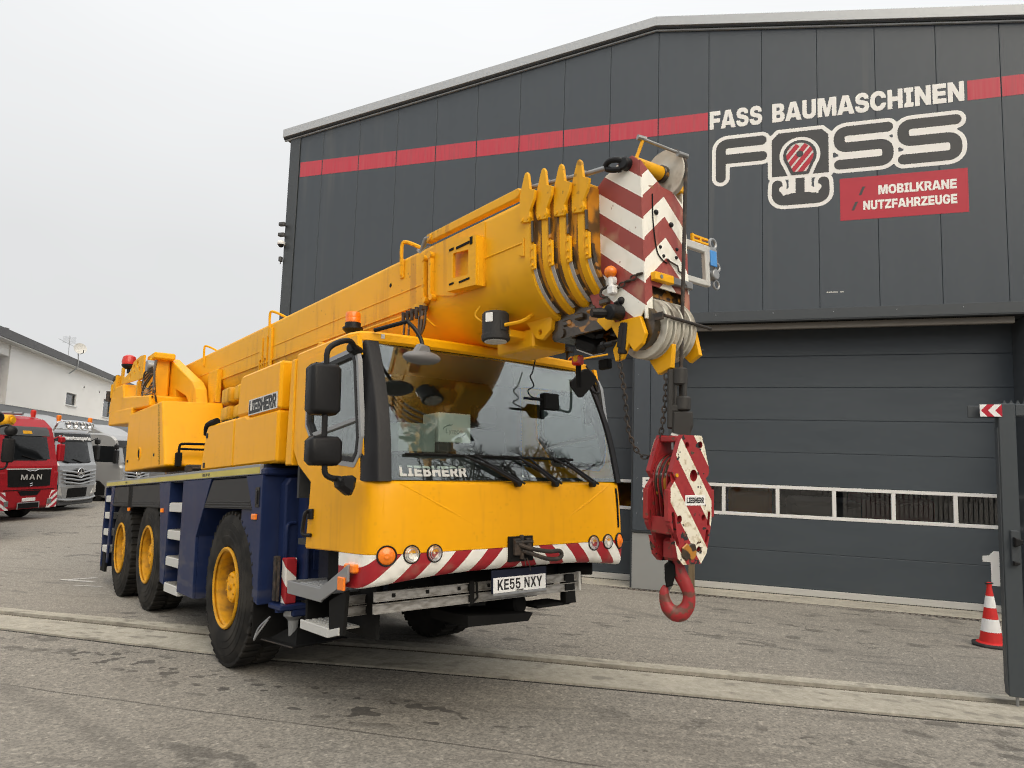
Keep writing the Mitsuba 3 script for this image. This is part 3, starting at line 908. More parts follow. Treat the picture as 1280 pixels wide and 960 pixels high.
# cameras on the corner of the hall
for k, (z, kind) in enumerate([(7.92, 'box'), (7.66, 'box'), (7.42, 'dome'), (7.08, 'stub')]):
    key = ('floodlight', 'floodlight_001', 'security_camera', 'junction_box')[k]
    if kind == 'box':
        add(key, cat(box(-1.0, -.84, -.20, -.10, z - .045, z + .045, .012), box(-.97, -.87, -.215, -.195, z - .028, z + .028, .004), cyl((-.90, -.10, z), (-.90, -.03, z), .025)), 'truck_dark', smooth=30)
        thing(key, ['upper grey box floodlight on the left corner of the hall', 'grey box floodlight just above the white dome camera on the hall corner'][k], 'floodlight')
    elif kind == 'dome':
        add(key + '__housing', lathe([(0, .07), (.06, .07), (.09, .03), (.09, -.02), (0, -.02)], 'z', (-.93, -.14, z + .02)), 'white_paint')
        add(key + '__dome', ball((-.93, -.14, z), .072, 10), 'dark_glass')
        add(key + '__bracket', box(-.97, -.89, -.10, -.03, z + .02, z + .09, .006), 'white_paint')
        thing(key, 'white dome security camera on the hall corner under two floodlights', 'camera')
    else:
        add(key, cat(box(-1.0, -.93, -.12, -.02, z - .06, z + .06, .01), cyl((-.965, -.07, z - .12), (-.965, -.07, z - .05), .012)), 'truck_dark')
        thing(key, 'small dark box under the dome camera on the hall corner', 'box')

# drain channel in front of the doors
ch = [box(1.5, 14.4, -.145, -.130, 0.03, 0.064, .002), box(1.5, 14.4, -.012, 0.003, 0.03, 0.064, .002)]
ch += [box(1.52 + k * .1, 1.555 + k * .1, -.131, -.011, 0.03, 0.060, 0) for k in range(129)]
add('drain_channel', cat(ch), 'rust', smooth=False)
thing('drain_channel', 'rusty slotted drain channel along the foot of the roller doors', 'drain')

# wooden post at the door jamb
add('bollard__post', prism([(8.655, -.06), (8.765, -.06), (8.765, .05), (8.655, .05)], .02, .635, 'z', .008), 'wood', smooth=False)
add('bollard__cap', box(8.645, 8.775, -.07, .06, .635, .65, .004), 'galv', smooth=False)
thing('bollard', 'weathered brown square post beside the left jamb of the roller door', 'post')

# ================================================================== white building behind the trucks
B = 'white_building'
thing(B, 'white rendered house with grey ground floor and long dark eaves behind the trucks', 'building')
BP, BD, BN = np.array([-23.2, 9.5]), np.array([-.6, .8]), np.array([.8, .6])
BT = np.eye(4)
BT[:2, 0], BT[:2, 1] = BD, -BN          # building frame: x along the wall, y into the house, z up
BT[:3, 3] = [BP[0], BP[1], 0]
BT[:2, 1] *= 1.0
wall = Polygon([(0, 4.18), (42, 4.18), (42, 7.35), (0, 7.35)])
wins = [(9.6, 11.75, 4.78, 5.5), (18.9, 21.3, 4.45, 5.72), (29, 31, 4.6, 5.7)]
for a, b, z0, z1 in wins:
    wall = wall.difference(Polygon([(a, z0), (b, z0), (b, z1), (a, z1)]))
# x along the wall runs away from the camera: the frame is left-handed, so faces are turned below


def badd(key, m_, mat, smooth=False):
    m_ = m_.copy()
    v = np.c_[m_.vertices, np.ones(len(m_.vertices))] @ BT.T
    f = m_.faces[:, ::-1] if np.linalg.det(BT[:3, :3]) < 0 else m_.faces
    add(key, mesh(v[:, :3], f), mat, smooth=smooth)


badd(B + '__upper_wall', prism(wall, 0, .35, 'y'), 'render_white')
badd(B + '__ground_floor_wall', prism([(-9, -.5), (42, -.5), (42, 4.18), (-9, 4.18)], 0.03, .38, 'y'), 'render_grey')
badd(B + '__side_wall', box(0, .35, .35, 12, 4.18, 7.3, 0), 'render_white')
badd(B + '__recess_wall', box(-9, 0, 1.6, 1.9, 4.1, 7.3, 0), 'render_grey')
badd(B + '__balcony_beam', box(-9, -.05, .05, .4, 6.45, 7.0, 0), 'render_white')
badd(B + '__balcony_slab', box(-9, -.02, .4, 1.65, 4.0, 4.18, 0), 'render_grey')
badd(B + '__roof', prism([(-.45, 7.06), (-.45, 7.47), (12, 9.4), (12, 9.0)], -10, 43, 'x'), 'roof_grey')
badd(B + '__soffit', box(-10, 43, -.42, .1, 7.0, 7.055, 0), 'off_white')
for k, (a, b, z0, z1) in enumerate(wins):
    w_ = B + '__window' + (f'_{k:03d}' if k else '')
    badd(w_, cat(box(a, a + .12, .08, .16, z0, z1, .01), box(b - .12, b, .08, .16, z0, z1, .01), box(a + .12, b - .12, .08, .16, z0, z0 + .07, .01), box(a + .12, b - .12, .08, .16, z1 - .09, z1, .01)), 'truck_dark')
    badd(w_ + '__pane', box(a + .1, b - .1, .12, .14, z0 + .05, z1 - .05, 0), 'dark_glass')
    badd(w_ + '__sill', box(a - .1, b + .1, -.08, .1, z0 - .08, z0 - .01, .01), 'white_paint')
for s in (13.3, 17.4):
    badd(B + '__wall_vent', cyl((s, -.03, 6.1), (s, .02, 6.1), .06, 10), 'black_matt')
badd(B + '__roof_vent', lathe([(.16, 7.35), (.13, 7.75), (.15, 7.76), (.15, 7.85), (0, 7.9)], 'z', (.6, .5, 0), 14), 'roof_grey')
# dish on its bent mast
dsh = [(.02, 0), (.15, .012), (.26, .045), (.345, .09), (.35, .085), (.26, .035), (.15, 0), (.02, -.012)]
dm = lathe(dsh, 'z', n=24)
dm.apply_transform(trimesh.geometry.align_vectors([0, 0, 1], [-.86, -.42, .30]))
badd('satellite_dish__dish', move(dm, 9.3, -.55, 8.10), 'off_white', 30)
badd('satellite_dish__feed_arm', tube([(9.3, -.60, 7.80), (8.95, -.85, 7.86), (8.85, -.85, 8.0)], .022, 6), 'truck_dark')
badd('satellite_dish__mast', tube(smooth_path([(9.5, -.05, 6.6), (9.45, -.45, 7.0), (9.4, -.5, 7.4), (9.3, -.45, 8.1)], 5), .035, 8), 'fascia', 30)
thing('satellite_dish', 'pale round satellite dish on a bent mast over the eaves of the white house', 'satellite dish')
badd('roof_antenna__mast', tube([(9.6, .1, 7.3), (9.55, .1, 8.9)], .02, 6), 'fascia')
badd('roof_antenna__boom', tube([(7.4, .1, 8.40), (11.9, .1, 8.38)], .012, 5), 'fascia')
for k in range(7):
    badd('roof_antenna__element', tube([(9.55, -.25 , 8.45 + .06 * k), (9.55, .45, 8.45 + .06 * k)], .008, 4), 'fascia')
thing('roof_antenna', 'thin television antenna behind the satellite dish', 'antenna')

# ================================================================== THE MOBILE CRANE (built in its own frame: x forward from the front axle, z up)
C = 'mobile_crane'
thing(C, 'yellow and navy three axle mobile crane with telescopic boom and striped bumper', 'crane')


def c(part, m_, mat, smooth=32, label=None):
    return add(f'{C}__{part}', m_, mat, CRANE, smooth, label)


def both(part, m_, mat, smooth=32):
    c(part, m_, mat, smooth)
    c(part, mirror_y(m_), mat, smooth)


# ---------------------------------------------------------------- wheels
def tyre_mesh():
    R, w = .742, .43            # outer face at y = 0, inner face at y = w
    pr = [(.375, .045), (.40, .018), (.455, .004), (.50, 0.0), (.505, .005), (.515, .004), (.56, .002), (.565, .007), (.575, .006), (.63, .010), (.635, .016), (.645, .016), (.675, .026), (.700, .036), (.722, .050)]
    pr = pr + [(.724, w - .05)] + [(r, w - y) for r, y in pr[::-1]]
    body = lathe(pr, 'y', n=64)
    blocks = []
    for k in range(44):
        a = 2 * math.pi * k / 44
        for side in (0, 1):
            t = a + (math.pi / 44 if side else 0)
            b_ = prism([(-.036, .042), (.036, .030), (.040, .145), (.018, .205), (-.030, .195), (-.040, .15)], .695, R, 'z', .010)
            v = b_.vertices
            if side:
                v = np.c_[-v[:, 0], w - v[:, 1], v[:, 2]]
                b_ = mesh(v, b_.faces)
            b_ = rot(b_, (0, 1, 0), math.degrees(t))
            blocks.append(b_)
    return cat([body] + blocks)


TYRE = tyre_mesh()
RIM = lathe([(.352, .010), (.375, -.004), (.388, .004), (.390, .018), (.378, .028), (.360, .030), (.345, .045), (.338, .09), (.330, .17), (.322, .26), (.30, .275), (.20, .262), (.165, .262)], 'y', n=48)
HUBF = lathe([(.0, .062), (.115, .060), (.140, .068), (.150, .085), (.152, .13), (.165, .14), (.172, .19), (.205, .215), (.215, .262)], 'y', n=36)


def wheel_bolts():
    out = []
    for k in range(10):
        a = 2 * math.pi * k / 10
        out.append(cyl((.25 * math.cos(a), .235, .25 * math.sin(a)), (.25 * math.cos(a), .270, .25 * math.sin(a)), .016, 6))
    for k in range(8):
        a = 2 * math.pi * (k + .5) / 8
        out.append(cyl((.115 * math.cos(a), .050, .115 * math.sin(a)), (.115 * math.cos(a), .066, .115 * math.sin(a)), .011, 6))
    out.append(cyl((0, .045, 0), (0, .066, 0), .030, 8))
    return cat(out)


BOLTS = wheel_bolts()
AX = ((0.0, .638), (-3.522, .751), (-5.402, .743))
for ax, zc in AX:
    for side in (-1, 1):
        def put(m_):
            m_ = rot(m_, (0, 1, 0), 17 * ax + 40 * side)
            m_ = move(m_, 0, -1.335, 0)
            m_ = m_ if side < 0 else mirror_y(m_)
            return move(m_, ax, 0, zc)
        k = free(f'{C}__wheel')
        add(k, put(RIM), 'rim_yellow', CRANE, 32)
        add(k + '__tyre', put(TYRE), 'tyre', CRANE, 28)
        add(k + '__hub', put(HUBF), 'yellow', CRANE, 32)
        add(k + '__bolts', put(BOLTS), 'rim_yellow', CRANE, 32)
        labels[k + '__bolts'] = {'label': 'yellow wheel nuts around the hub', 'kind': 'stuff'}

# ---------------------------------------------------------------- chassis
c('chassis', cat(box(-6.7, 2.5, -.52, -.30, .85, 1.62, .01), box(-6.7, 2.5, .30, .52, .85, 1.62, .01), box(-6.7, 2.3, -.3, .3, 1.45, 1.62, .01), box(-6.8, -6.6, -1.25, 1.25, .95, 1.60, .02)), 'navy_dark')
for ax, zc in AX:
    c('axle', cat(cyl((ax, -1.05, zc), (ax, 1.05, zc), .10, 14), ball((ax, .05, zc), .24, 10), box(ax - .2, ax + .2, -1.0, -.8, zc - .1, zc + .12, .03), box(ax - .2, ax + .2, .8, 1.0, zc - .1, zc + .12, .03)), 'navy_dark')
c('deck', box(-6.86, .93, -1.315, 1.315, 1.695, 1.805, .008), 'navy_dark')
both('deck_edge', box(-6.89, .895, -1.345, -1.312, 1.716, 1.808, .004), 'galv')
both('reflective_tape', box(-6.87, .885, -1.349, -1.346, 1.724, 1.782, 0), 'tape')
c('tape_lettering', stick(text_poly('5000  KP  U.E', .032, 600, 1.0), (-.93, -1.351, 1.738), (1, 0, 0), (0, 0, 1), .001), 'lettering_grey', smooth=False)
c('tape_lettering', stick(text_poly('5000 KP', .026, 600, 1.0), (-5.2, -1.351, 1.742), (1, 0, 0), (0, 0, 1), .001), 'lettering_grey', smooth=False)

YS = -1.34


def side(part, pts, mat, t=.03, y=YS, bevel=.004, smooth=False):
    m_ = prism(pts, y, y + t, 'y', bevel)
    both(part, m_, mat, smooth)


# side panels of the carrier
side('side_panel', [(-1.755, .43), (-1.08, .42), (-1.09, 1.08), (-.615, 1.71), (-1.755, 1.71)], 'navy')
side('side_panel', [(-2.965, 1.71), (-2.84, 1.38), (-2.60, .47), (-2.415, .45), (-2.375, 1.71)], 'navy')
side('side_panel', [(.505, 1.71), (.715, 1.39), (.86, .60), (.955, .58), (.955, 1.71)], 'navy')
side('side_panel', [(-6.40, 1.71), (-6.42, .45), (-6.36, .45), (-6.19, 1.38), (-6.13, 1.71)], 'navy')
# return faces of the wheel arches, running inwards
both('wheel_arch', prism([(-1.085, .42), (-1.065, .42), (-1.075, 1.085), (-.60, 1.70), (-.63, 1.70), (-1.10, 1.09)], -1.31, -.72, 'y'), 'navy', False)
both('wheel_arch', prism([(-.60, 1.70), (.52, 1.70), (.52, 1.66), (-.60, 1.66)], -1.30, -.72, 'y'), 'navy_dark', False)
both('wheel_arch', prism([(-6.2, 1.70), (-2.9, 1.70), (-2.9, 1.66), (-6.2, 1.66)], -1.30, -.72, 'y'), 'navy_dark', False)
both('wheel_arch', prism([(-2.955, 1.70), (-2.93, 1.70), (-2.80, 1.38), (-2.56, .47), (-2.60, .47), (-2.845, 1.37)], -1.31, -.72, 'y'), 'navy', False)
both('wheel_arch', box(-6.1, .6, -.74, -.70, .95, 1.66, 0), 'navy_dark', False)


def ribbed(x0, x1, x2, x3, z0, z1):
    """a rubber mudguard flap: a sheet with horizontal ribs and a rolled lower lip"""
    p_ = [prism([(x0, z1), (x1, z1), (x2, z0), (x3, z0)], -1.334, -1.318, 'y', .003)]
    for k in range(3):
        z = z0 + .018 + .026 * k
        p_.append(tube([(x3 + (x0 - x3) * (z - z0) / (z1 - z0) + .01, -1.335, z), (x2 + (x1 - x2) * (z - z0) / (z1 - z0) - .01, -1.335, z)], .007, 6))
    p_.append(prism([(x0, z1), (x1, z1), (x2, z0), (x3, z0)], -1.318, -.80, 'y'))
    return cat(p_)


def flap(x0, x1, x2, x3, z0, z1):
    out = ribbed(x0, x1, x2, x3, z0, z1)
    both('mudguard', out, 'rubber_grey', 25)


flap(-.575, .515, .695, -.86, 1.40, 1.69)
flap(-4.68, -2.985, -2.865, -4.66, 1.385, 1.69)
flap(-6.12, -4.98, -4.98, -6.175, 1.385, 1.69)
both('hinge_post', box(-4.96, -4.70, -1.325, -1.20, 1.36, 1.70, .006), 'black_matt')
# ladders with white steps
both('ladder_recess', box(-2.39, -1.74, -1.13, -1.10, .42, 1.70, 0), 'navy_dark', False)
both('ladder_recess', cat(box(-2.39, -2.375, -1.33, -1.10, .45, 1.70, 0), box(-1.765, -1.75, -1.33, -1.10, .43, 1.70, 0)), 'navy', False)
for z in (1.455, 1.125, .805, .490):
    both('step', box(-2.36 - .02 * (1.5 - z), -1.735, -1.338, -1.14, z - .115, z - .008, .006), 'alu_white')
    both('step_tread', cat([box(-2.33 + .055 * k, -2.295 + .055 * k, -1.33, -1.15, z - .008, z + .003, 0) for k in range(11)]), 'alu', False)
both('ladder_recess', box(-6.86, -6.42, -1.15, -1.12, .45, 1.70, 0), 'navy_dark', False)
both('ladder_recess', box(-6.95, -6.88, -1.34, -1.12, .35, 1.70, .004), 'navy', False)
for z in (1.56, 1.28, 1.0, .72):
    both('step', box(-6.86, -6.44, -1.338, -1.16, z - .11, z, .006), 'alu_white')
both('rear_flap', box(-7.02, -6.62, -1.32, -1.28, .28, .62, .004), 'black_matt')
both('rear_outrigger_box', box(-7.25, -6.95, -1.30, -.85, .78, 1.18, .02), 'navy')
# little orange side lamps and a dark door handle
for x, z in ((-2.69, 1.352), (-4.80, 1.345), (.80, 1.335)):
    both('side_lamp', box(x - .055, x + .055, -1.36, -1.335, z - .026, z + .026, .008), 'orange_lens')
both('recessed_handle', box(.80, .90, -1.348, -1.335, 1.42, 1.60, .006), 'black_plastic')
both('handle_grip', box(.83, .87, -1.358, -1.347, 1.45, 1.57, .004), 'dark_trim')

# ---------------------------------------------------------------- front outrigger box and everything between it and the cab
c('outrigger_box', cat(box(.90, .957, -1.335, 1.335, .58, 1.71, .006), box(.30, .90, -1.30, 1.30, .62, 1.60, .0)), 'navy')
c('outrigger_box_top', box(.50, 1.0, -1.335, 1.335, 1.705, 1.772, .015), 'navy')
both('outrigger_column', prism([(-1.18, .62), (-1.18, 1.62), (-1.14, 1.68), (-.80, 1.68), (-.80, .62)], .957, 1.10, 'x', .015), 'navy', 20)
both('outrigger_column', box(1.10, 1.32, -1.065, -.80, .72, 1.55, .025), 'navy', 20)
both('column_rib', cat(tube(smooth_path([(1.115, -1.16, .98), (1.13, -1.165, 1.05), (1.13, -1.165, 1.24), (1.115, -1.13, 1.28), (1.115, -1.08, 1.285)], 4), .016, 8), tube(smooth_path([(1.335, -1.05, .82), (1.345, -1.055, .95), (1.345, -1.055, 1.22), (1.335, -1.02, 1.27), (1.335, -.92, 1.275)], 4), .016, 8),
                       box(1.32, 1.345, -1.0, -.92, .88, 1.12, .01)), 'navy')
both('jack', box(1.12, 1.22, -1.195, -1.095, .60, .985, .008), 'jack_paint')
both('jack_guide', cat(box(1.06, 1.11, -1.25, -1.20, .62, 1.0, .005), cyl((1.13, -1.225, .62), (1.13, -1.225, .96), .012, 8), cyl((1.17, -1.235, .66), (1.17, -1.235, .94), .008, 8)), 'rust')
both('jack_flange', cat(box(1.0, 1.30, -1.26, -1.02, .555, .600, .01), box(1.08, 1.30, -1.15, -1.0, .50, .56, .01), cyl((1.15, -1.2, .53), (1.15, -1.2, .56), .05, 8)), 'navy')
both('jack_foot', lathe([(0, .30), (.035, .30), (.045, .46), (.085, .50), (.085, .545), (0, .545)], 'z', (1.19, -1.10, 0), 20), 'galv')
both('mudflap', box(.80, .815, -1.32, -.88, .27, .62, .004), 'black_matt')

# lower step unit below the cab door
c('door_step', cat(box(1.62, 2.27, -1.335, -1.315, .745, .845, .004), box(1.62, 1.64, -1.335, -1.0, .745, .845, .004), prism([(2.262, .750), (2.262, .848), (2.705, 1.045), (2.705, .93)], -1.335, -1.317, 'y', .003)), 'galv', 20)
tr = [box(1.64, 2.32, -1.315, -1.0, .805, .820, 0)]
for i in range(13):
    for j in range(6):
        tr.append(lathe([(.016, 0), (.019, .006), (.012, .012), (.009, .004)], 'z', (1.69 + i * .048, -1.29 + j * .052, .820), 6))
c('step_tread', cat(tr), 'galv', 20)
c('step_bracket', cat(box(1.80, 1.84, -1.25, -1.0, .49, .80, .004), prism([(2.36, .50), (2.58, .55), (2.62, .86), (2.34, .76)], -1.30, -1.27, 'y', .003), box(1.75, 2.6, -1.05, -1.02, .49, 1.10, .004)), 'black_matt', 20)
tr = [box(1.86, 2.36, -1.315, -1.295, .505, .572, .006), box(1.86, 2.36, -1.295, -1.06, .548, .562, 0), prism([(2.36, .505), (2.54, .548), (2.54, .60), (2.36, .56)], -1.313, -1.300, 'y', .003)]
for i in range(9):
    for j in range(4):
        tr.append(box(1.885 + i * .052, 1.918 + i * .052, -1.28 + j * .052, -1.255 + j * .052, .562, .571, 0))
c('lower_step', cat(tr), 'alu_white', 20)
c('bumper_side_lamp', box(2.58, 2.68, -1.352, -1.334, .865, .955, .01), 'orange_lens', 20)
both('under_cab_panel', box(1.45, 2.60, -1.0, -.96, .72, 1.14, 0), 'navy_dark', False)
c('underrun_beam', cat(box(2.30, 2.50, -.95, .78, .72, .90, .02), box(1.9, 2.6, -.5, .5, .66, .95, .02)), 'black_matt')
c('step_foot', cat(prism([(.64, .60), (.76, .60), (.74, .84), (.64, .84)], 2.70, 2.78, 'x', .006), box(2.45, 2.74, .35, .72, .585, .605, .003), box(2.74, 2.785, .655, .735, .602, .632, .004)), 'black_matt', 20)
c('air_tank', cyl((2.5, .80, .86), (2.72, 1.02, .86), .055, 14, .01), 'black_matt')
c('exhaust', cyl((2.3, .2, .58), (2.62, .28, .62), .09, 14, .02), 'black_matt')
c('skid_plate', prism([(-.35, .52), (.25, .50), (.30, .56), (-.35, .60)], 2.2, 2.75, 'x', .004), 'black_matt', 20)

# ---------------------------------------------------------------- cab
cab_side = [(1.80, 1.105), (2.70, 1.115), (2.80, 1.60), (2.79, 1.66), (2.60, 2.70), (1.46, 2.69), (1.445, 1.92), (1.56, 1.78), (1.86, 1.62)]
win = Polygon([(1.725, 2.56), (1.735, 2.09), (1.905, 1.905), (1.95, 1.80), (2.64, 1.725), (2.715, 1.80), (2.735, 1.93), (2.655, 2.50), (2.60, 2.60)]).buffer(-.03).buffer(.03, quad_segs=4)
c('cab', cat(prism(Polygon(cab_side).difference(win), -1.262, -1.222, 'y')), 'yellow', False)
c('cab', mirror_y(prism(Polygon(cab_side).difference(win), -1.262, -1.222, 'y')), 'yellow', False)
door = Polygon([(1.815, 1.115), (2.640, 1.122), (2.735, 1.60), (2.73, 1.66), (2.56, 2.655), (1.545, 2.645), (1.535, 2.02), (1.62, 1.86), (1.875, 1.63)]).difference(win.buffer(.004))
both('door', prism(door, -1.2745, -1.2635, 'y'), 'yellow', False)
both('window_frame', prism(win.buffer(.010).difference(win.buffer(-.038)), -1.280, -1.245, 'y'), 'galv', False)
both('window_seal', prism(win.buffer(-.026).difference(win.buffer(-.062)), -1.284, -1.25, 'y'), 'black_plastic', False)
both('window_bar', cat(prism([(1.90, 1.985), (2.72, 2.055), (2.72, 2.085), (1.88, 2.02)], -1.282, -1.250, 'y', .003)), 'galv', False)
for s in (-1, 1):
    f = flat_poly(win.buffer(-.03))[0]
    v = np.c_[f.vertices[:, 0], np.full(len(f.vertices), s * 1.258), f.vertices[:, 1]]
    c('side_window', mesh(v, f.faces), 'glass', False)
both('door_handle', cat(tube(smooth_path([(1.87, -1.285, 1.395), (1.885, -1.315, 1.385), (1.87, -1.318, 1.33), (1.85, -1.318, 1.25), (1.865, -1.315, 1.215), (1.935, -1.285, 1.212)], 4), .015, 8), box(1.86, 1.955, -1.295, -1.272, 1.335, 1.415, .012)), 'black_plastic')
# roof: a shallow tray with rounded rim following the windscreen
rp = []
for t in np.linspace(-1, 1, 21):
    rp.append((2.625 - .07 * abs(t) ** 4, t * 1.15))
roofpoly = Polygon([(1.44, -1.15), (1.44, -1.235), (2.42, -1.235), (2.53, -1.20)] + rp + [(2.53, 1.20), (2.42, 1.235), (1.44, 1.235)]).buffer(0)
c('cab_roof', prism(roofpoly.buffer(.02, join_style='round', quad_segs=3), 2.664, 2.752, 'z', .018), 'yellow', 40)
c('cab_roof', prism(roofpoly.buffer(-.12), 2.752, 2.785, 'z', .02), 'yellow', 40)
c('rear_wall', box(1.46, 1.50, -1.22, 1.22, 1.5, 2.69, 0), 'interior', False)
c('cab_rear_column', prism([(1.30, 1.78), (1.445, 1.78), (1.445, 2.70), (1.36, 2.70)], -1.275, -1.14, 'y', .01), 'yellow', 20)
c('cab_floor', box(1.5, 2.75, -1.21, 1.21, 1.12, 1.17, 0), 'interior', False)

# front: plan outline x(y), profile over height
YH = 1.285


def front_x(y):
    return 2.45 + .515 * np.maximum(1 - np.abs(np.asarray(y) / YH) ** 7, 0) ** (1 / 7)


def front_grid(zs, offs, n=80, ymax=YH):
    th = np.linspace(-math.pi / 2, math.pi / 2, n)
    ys = -ymax * np.sign(np.sin(th)) * np.abs(np.sin(th)) ** (2 / 7)
    G = np.zeros((len(zs), n, 3))
    for i, (z, o) in enumerate(zip(zs, offs)):
        zz = z(ys) if callable(z) else np.full(n, z)
        xs = front_x(ys)
        nrm = np.clip((xs - 2.45) / .52, 0, 1)
        G[i] = np.c_[xs + o * nrm ** .5, ys, zz]
    return G


zb = lambda y: .955 - .075 * np.abs(y / YH) ** 3
c('front_panel', sheet(front_grid([1.115, 1.20, 1.35, 1.50, 1.585, 1.612, 1.622], [0.0, .004, .002, -.008, -.02, -.03, -.07]), .03), 'yellow', 35)
c('bumper', sheet(front_grid([zb, lambda y: zb(y) + .012, lambda y: zb(y) + .05, lambda y: zb(y) * .35 + 1.10 * .65, 1.112], [-.075, -.028, -.006, .006, .005]), .03), 'bumper', 35, 'red and white diagonally striped bumper')
# creases pressed into the front panel, raised frames
def on_front(y, z, o=0.0):
    return (float(front_x(y)) + o + .004 - .022 * max(0, (z - 1.35) / .25) ** 2, y, z)


def crease(pts, r):
    pts = smooth_path([(0, a, b) for a, b in pts], 5)
    return tube([on_front(y, z, -.0150) for _, y, z in pts], r * 2.2, 10)


for s in (-1, 1):
    c('front_crease', crease([(s * 1.06, 1.600), (s * .75, 1.445), (s * .47, 1.305), (s * .41, 1.25), (s * .375, 1.17), (s * .375, 1.125)], .0065), 'yellow')
    c('front_crease', crease([(s * 1.165, 1.58), (s * 1.175, 1.40), (s * 1.155, 1.235), (s * 1.04, 1.222), (s * 1.035, 1.4), (s * 1.05, 1.57), (s * 1.165, 1.58)], .005), 'yellow')
c('front_slot', sheet(np.array([[on_front(y, z, .004) for y in (1.165, 1.15, 1.135)] for z in (1.22, 1.3, 1.4, 1.5, 1.565)]), .003), 'black_matt')


# round lamps in the bumper
def lamp(y, z, r, mat, ringmat='chrome'):
    o = np.array(on_front(y, z, .002))
    dy = (float(front_x(y + .01)) - float(front_x(y - .01))) / .02
    n = np.array([1, -dy, 0]) / math.hypot(1, dy)
    A = trimesh.geometry.align_vectors([0, 0, 1], n)
    A[:3, 3] = o
    k = free(f'{C}__lamp')
    parts = [(k, lathe([(r * 1.10, -.02), (r * 1.16, .004), (r * 1.08, .011), (r * .98, .006)], 'z', n=28), 'black_plastic'),
             (k + '__reflector', lathe([(0, -.045), (r * .35, -.042), (r * .75, -.02), (r, .004)], 'z', n=28), mat if mat != 'clear' else 'chrome'),
             (k + '__bulb', ball((0, 0, -.012), r * .24, 8), 'warm_lens')]
    if mat == 'orange_lens':
        parts[1] = (k + '__lens', lathe([(0, .020), (r * .3, .024), (r * .36, .020), (r * .6, .017), (r * .9, .010), (r, 0)][::-1], 'z', n=28), mat)
        parts[2] = (k + '__bulb', lathe([(r * .34, .018), (r * .34, .028), (r * .22, .030), (0, .026)], 'z', n=16), mat)
    else:
        parts.append((k + '__lens', lathe([(r, .006), (r * .7, .014), (r * .35, .018), (0, .019)], 'z', n=24), 'pane_glass'))
        parts.append((k + '__lens_ring', cat(ring((0, 0, .012), r * .62, .0035, 'z', 20, 5), ring((0, 0, .009), r * .86, .003, 'z', 20, 5)), 'chrome'))
    for kk, m_, mt in parts:
        m_ = m_.copy()
        m_.apply_transform(A)
        add(kk, m_, mt, CRANE, 40)


for s in (-1, 1):
    lamp(s * 1.155, 1.105, .062, 'orange_lens')
    lamp(s * .978, 1.108, .056, 'warm_lens' if s < 0 else 'clear')
    lamp(s * .796, 1.106, .056, 'clear')
c('corner_lamp', box(2.60, 2.76, -1.318, -1.27, .985, 1.045, .010), 'orange_lens', 20)
c('corner_lamp', mirror_y(box(2.60, 2.76, -1.318, -1.27, .985, 1.045, .010)), 'orange_lens', 20)

# towing coupling with a rusty shackle
c('tow_coupling', cat(box(2.955, 2.99, -.135, .105, 1.005, 1.195, .004)), 'black_matt', 20)
c('tow_coupling', cat(box(2.98, 3.02, -.10, -.04, 1.05, 1.18, .008), box(2.98, 3.02, .02, .07, 1.05, 1.18, .008), cyl((3.0, -.02, 1.02), (3.0, -.02, 1.205), .018, 10, .004), cyl((3.01, -.10, 1.15), (3.01, .08, 1.15), .015, 8)), 'rust', 25)
c('shackle', tube(smooth_path([(3.01, -.06, 1.135), (3.06, .03, 1.10), (3.10, .17, 1.075), (3.105, .27, 1.075), (3.10, .305, 1.045), (3.10, .27, 1.015), (3.09, .16, 1.02), (3.06, .04, 1.06), (3.01, -.02, 1.085)], 5), .017, 10), 'rust')
c('safety_wire', cat(tube([(3.01, .02, 1.03), (3.03, .03, .98), (3.02, .05, .93)], .004, 5), tube([(3.01, .0, 1.03), (3.035, -.01, .97)], .004, 5)), 'rust')
# number plate
c('number_plate_holder', box(2.925, 2.938, -.265, .285, .775, .945, .004), 'navy_dark', 20)
c('number_plate', box(2.938, 2.945, -.255, .270, .777, .890, .004), 'plate_white', 20)
g = text_poly('KE55 NXY', .079, 700, .80, spacing=.06)
g = shapely.affinity.scale(g, .445 / (g.bounds[2] - g.bounds[0]), 1, origin=(0, 0))
c('number_plate_lettering', stick(g, (2.9455, -.215, .797), (0, 1, 0), (0, 0, 1), .0015), 'black_paint', False)
c('number_plate_lettering', stick(text_poly('LEXMED', .012, 800, 1.2), (2.9455, -.04, .780), (0, 1, 0), (0, 0, 1), .0015), 'black_paint', False)
c('number_plate_trim', box(2.936, 2.950, -.26, .275, .757, .774, .003), 'galv', 20)

# ---------------------------------------------------------------- windscreen, pillars
NW = 41


def ws_pt(t, s, o=0.0):
    """t 0..1 bottom to top, s -1..1 across"""
    z = 1.622 + t * (2.69 - 1.622)
    hw = 1.205 - .055 * t
    y = s * hw
    bow = .05 * s * s
    x = 2.955 - .345 * t + .062 * math.sin(math.pi * t) - bow
    return (x + o, y, z + o * .3)


